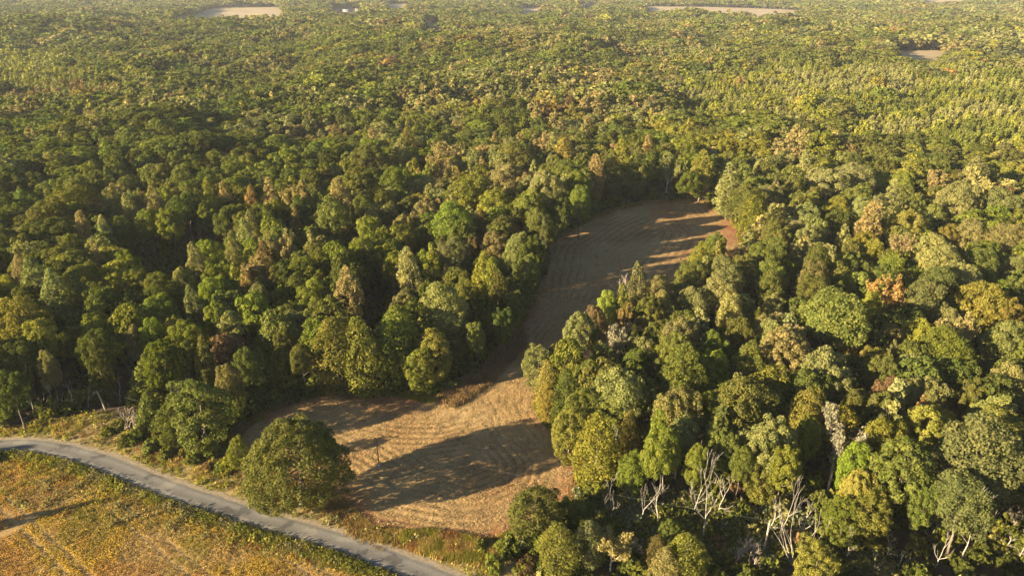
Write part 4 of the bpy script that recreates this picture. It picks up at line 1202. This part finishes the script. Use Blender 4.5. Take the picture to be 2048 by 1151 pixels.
def straw():
    rng = np.random.default_rng(29)
    n = 26
    pos = np.stack([rng.normal(size=n) * 0.5, rng.normal(size=n) * 0.5, rng.uniform(0.02, 0.10, n)], -1)
    a = rng.uniform(0, 6.28, n); L = rng.uniform(0.07, 0.18, n)
    t = np.stack([np.cos(a) * L, np.sin(a) * L, rng.normal(size=n) * 0.06], -1); s = np.stack([-np.sin(a), np.cos(a), np.full(n, 0.4)], -1) * 0.035
    V = np.stack([pos - t - s, pos + t - s, pos + t + s, pos - t + s], 1).reshape(-1, 3)
    me = mesh_from('straw', V, np.arange(n * 4).reshape(n, 4), M_LEAF, attrs={'leaf_value': np.repeat(rng.random(n), 4)})
    coll = prototypes('straw_bits', [me])
    x, y = rand_in(FIELD_S, 36000, rng)
    r = np.hypot(x, y)
    d = seg_dist(x, y, FIELD_S)
    k = (d > 0.6) & (rng.random(len(x)) < smooth(420, 170, r).clip(0.25, 1))
    x, y = x[k], y[k]; m = len(x)
    z, _ = field_h(x, y)
    c = np.array((0.36, 0.255, 0.135))[None] * (1 + rng.normal(size=(m, 1)) * 0.25)
    s = rng.uniform(0.6, 1.2, m)
    scatter('straw_litter', np.stack([x, y, z], -1), np.zeros(m, int), rng.uniform(0, 6.28, m), np.stack([s, s, s], -1), np.clip(c, .02, 1), coll, 'pale straw litter strewn over the harvested field')
straw()

# ------------------------------------------------------------------ poles, wires, logs
def pole(name, base, top, mat, label, arm=True, base_box=False):
    b = np.asarray(base, float); t = np.asarray(top, float)
    e = bpy.data.objects.new(name, None); COL.objects.link(e); e.location = tuple(b)
    tag(e, label, 'utility pole', 'utility poles')
    d = t - b
    obj('shaft', wood_mesh('shaft', [(np.array([[0, 0, -0.6], d * 0.5, d]), np.array([0.22, 0.19, 0.16]) * (0.62 if base_box else 1.0))], mat, 8), e)
    if arm:
        w = np.array([0.75, 0.65, 0.0])
        obj('crossarm', wood_mesh('crossarm', [(np.array([d - w - [0, 0, .35], d + w - [0, 0, .35]]), np.array([0.075, 0.075]))], mat, 4), e)
        for s in (-1, 1):
            q = d + w * s * 0.9 - np.array([0, 0, .35])
            obj('insulator', wood_mesh('insulator', [(np.array([q, q + [0, 0, .14], q + [0, 0, .26]]), np.array([0.05, 0.09, 0.04]))], M_CERAM, 8), e)
    if base_box:
        obj('marker_plate', wood_mesh('marker_plate', [(np.array([[0.0, -0.24, 0.2], [0.0, -0.24, 0.45], [0, -0.24, 0.75]]), np.array([0.18, 0.2, 0.16]))], M_CERAM, 8), e)
    return t

def top_at(base, px, py, h):
    g = unproject(base[0], base[1], 0)
    x = float(unproject(px, py, h)[0])
    return g, np.array((g[0] + (project(g[0], g[1], h)[0] * 0), g[1], h))
def height_for(g, py):
    H = 5.0
    for _ in range(40):
        H += (float(project(g[0], g[1], H)[1]) - py) * 0.1
    return H
gA = unproject(213, 822, 0); hA = height_for(gA, 781)
tA = np.array((gA[0] - 1.0, gA[1], hA))
gB = unproject(758, 931, 0); hB = height_for(gB, 881)
tB = np.array((gB[0], gB[1], hB))
tL = unproject(-330, 905, 8.5); gL = np.array((tL[0], tL[1], 0.0))
tC = unproject(1540, 1040, 8.5); gC = np.array((tC[0], tC[1], 0.0))
pole('utility_pole', gA, tA, M_POLE, 'pale leaning wooden utility pole by the woods above the road bend')
pole('utility_pole', gB, tB, M_TAR, 'dark utility pole standing in the shaded harvested field', arm=False, base_box=True)
pole('utility_pole', gC, tC, M_POLE, 'pale wooden utility pole among the dead white trees', arm=False)
def wire(p0, p1, sag, label, r=0.012):
    t = np.linspace(0, 1, 18)[:, None]
    P = p0 + (p1 - p0) * t - np.array([[0, 0, 1.0]]) * sag * 4 * t * (1 - t)
    o = obj('power_line', wood_mesh('power_line', [(P, np.full(18, r))], M_WIRE, 4))
    tag(o, label, 'wire', 'overhead wires')
wire(tL, tA + [0, 0, 0.05], 1.6, 'upper thin wire running from the leaning pole past the woods')
wire(tL - [0, 0, 1.3], tA - [0, 0, 1.2], 1.8, 'lower thin wire running from the leaning pole past the woods')
wire(tA + [0, 0, 0.05], tB + [0, 0, 0.02], 1.6, 'thin wire spanning from the leaning pole to the dark field pole')
wire(tB + [0, 0, 0.02], tC, 1.6, 'thin wire from the dark field pole over the sunlit stubble')

def log(a, b, r, label):
    p0, p1 = unproject(*a, 0.35), unproject(*b, 0.55)
    c = (p0 + p1) / 2; d = p1 - p0
    rng = np.random.default_rng(int(a[0]))
    L = [(bent(-d / 2, d / 2, 6, 0.12, rng), np.linspace(r, r * 0.55, 6))]
    for k in range(3):
        s = d * rng.uniform(-0.1, 0.45)
        L.append((bent(s, s + rng.normal(size=3) * np.array([0.9, 0.9, 0.3]) + [0, 0, 0.5], 3, 0.05, rng), np.linspace(r * 0.4, 0.03, 3)))
    o = obj('fallen_log', wood_mesh('fallen_log', L, M_DEAD, 6), loc=tuple(c))
    tag(o, label, 'log', 'fallen logs')
log((880, 768), (895, 794), 0.26, 'short pale fallen log at the brown weeds by the field')
log((912, 757), (962, 744), 0.2, 'long thin pale fallen log lying behind the brown weeds')
log((1140, 945), (1192, 932), 0.17, 'dark fallen branch at the field edge below the dead tree')

# ------------------------------------------------------------------ far buildings
M_WALL = plain_material('grey_siding', [(0.3, (0.26, 0.25, 0.23)), (0.7, (0.33, 0.32, 0.30))], 0.5)
M_ROOF = plain_material('pale_metal_roof', [(0.3, (0.16, 0.17, 0.18)), (0.7, (0.22, 0.23, 0.24))], 0.5, rough=0.5)
M_RUST = plain_material('rusty_roof', [(0.3, (0.24, 0.13, 0.08)), (0.7, (0.36, 0.21, 0.14))], 0.5)
M_DARK = plain_material('dark_glass', [(0.3, (0.02, 0.02, 0.025)), (0.7, (0.04, 0.04, 0.05))], 0.5, rough=0.2)
def box_mesh(name, a, b, mat):
    x0, y0, z0 = a; x1, y1, z1 = b
    V = [(x, y, z) for z in (z0, z1) for y in (y0, y1) for x in (x0, x1)]
    F = [(0, 2, 3, 1), (4, 5, 7, 6), (0, 1, 5, 4), (1, 3, 7, 5), (3, 2, 6, 7), (2, 0, 4, 6)]
    return mesh_from(name, V, np.array(F), mat)
def house(px, py, w, dpt, h, rh, roofm, label, cat, rz):
    p = unproject(px, py, ZF)
    e = bpy.data.objects.new('farm_building', None); COL.objects.link(e); e.location = (p[0], p[1], ZF + 0.2); e.rotation_euler = (0, 0, rz)
    tag(e, label, cat, 'distant farm buildings')
    obj('wall', box_mesh('wall', (-w / 2, -dpt / 2, -2), (w / 2, dpt / 2, h), M_WALL), e)
    o = 0.6
    V = [(-w / 2 - o, -dpt / 2 - o, h), (w / 2 + o, -dpt / 2 - o, h), (w / 2 + o, dpt / 2 + o, h), (-w / 2 - o, dpt / 2 + o, h), (-w / 2 - o, 0, h + rh), (w / 2 + o, 0, h + rh),
         (-w / 2 - o, -dpt / 2 - o, h - .25), (w / 2 + o, -dpt / 2 - o, h - .25), (w / 2 + o, dpt / 2 + o, h - .25), (-w / 2 - o, dpt / 2 + o, h - .25)]
    F4 = [(0, 1, 5, 4), (2, 3, 4, 5), (6, 7, 1, 0), (8, 9, 3, 2), (7, 8, 2, 1), (9, 6, 0, 3), (9, 8, 7, 6)]
    obj('roof', mesh_from('roof', V, [np.array(F4), np.array([(3, 0, 4), (1, 2, 5)])], roofm), e)
    n = int(w // 4)
    for k in range(n):
        x = -w / 2 + (k + 0.5) * w / n
        obj('window', box_mesh('window', (x - .6, -dpt / 2 - .06, h * 0.35), (x + .6, -dpt / 2 + .02, h * 0.75), M_DARK), e)
house(695, 24, 26, 10, 4.0, 2.6, M_ROOF, 'low pale farm building with metal roof beside the far tan field', 'building', 0.2)
house(716, 23, 13, 9, 4.5, 3.0, M_ROOF, 'small pale farmhouse standing past the long pale farm building', 'house', -0.3)
house(1177, 13, 30, 12, 5.0, 3.0, M_RUST, 'long rusty-roofed barn among the distant trees', 'barn', 0.1)

# ------------------------------------------------------------------ haze
def haze():
    m, nt, out = new_mat('haze')
    v = nt.nodes.new('ShaderNodeVolumePrincipled')
    v.inputs['Color'].default_value = (0.92, 0.95, 1.0, 1)
    v.inputs['Density'].default_value = 0.00004
    v.inputs['Anisotropy'].default_value = 0.0
    nt.links.new(v.outputs[0], out.inputs['Volume'])
    m.cycles.homogeneous_volume = True if hasattr(m.cycles, 'homogeneous_volume') else True
    o = obj('haze', box_mesh('haze', (-9500, -9500, -2.0), (9500, 9500, 112.0), m))
    tag(o, 'thin pale haze over the distant woods', kind='stuff')
haze()
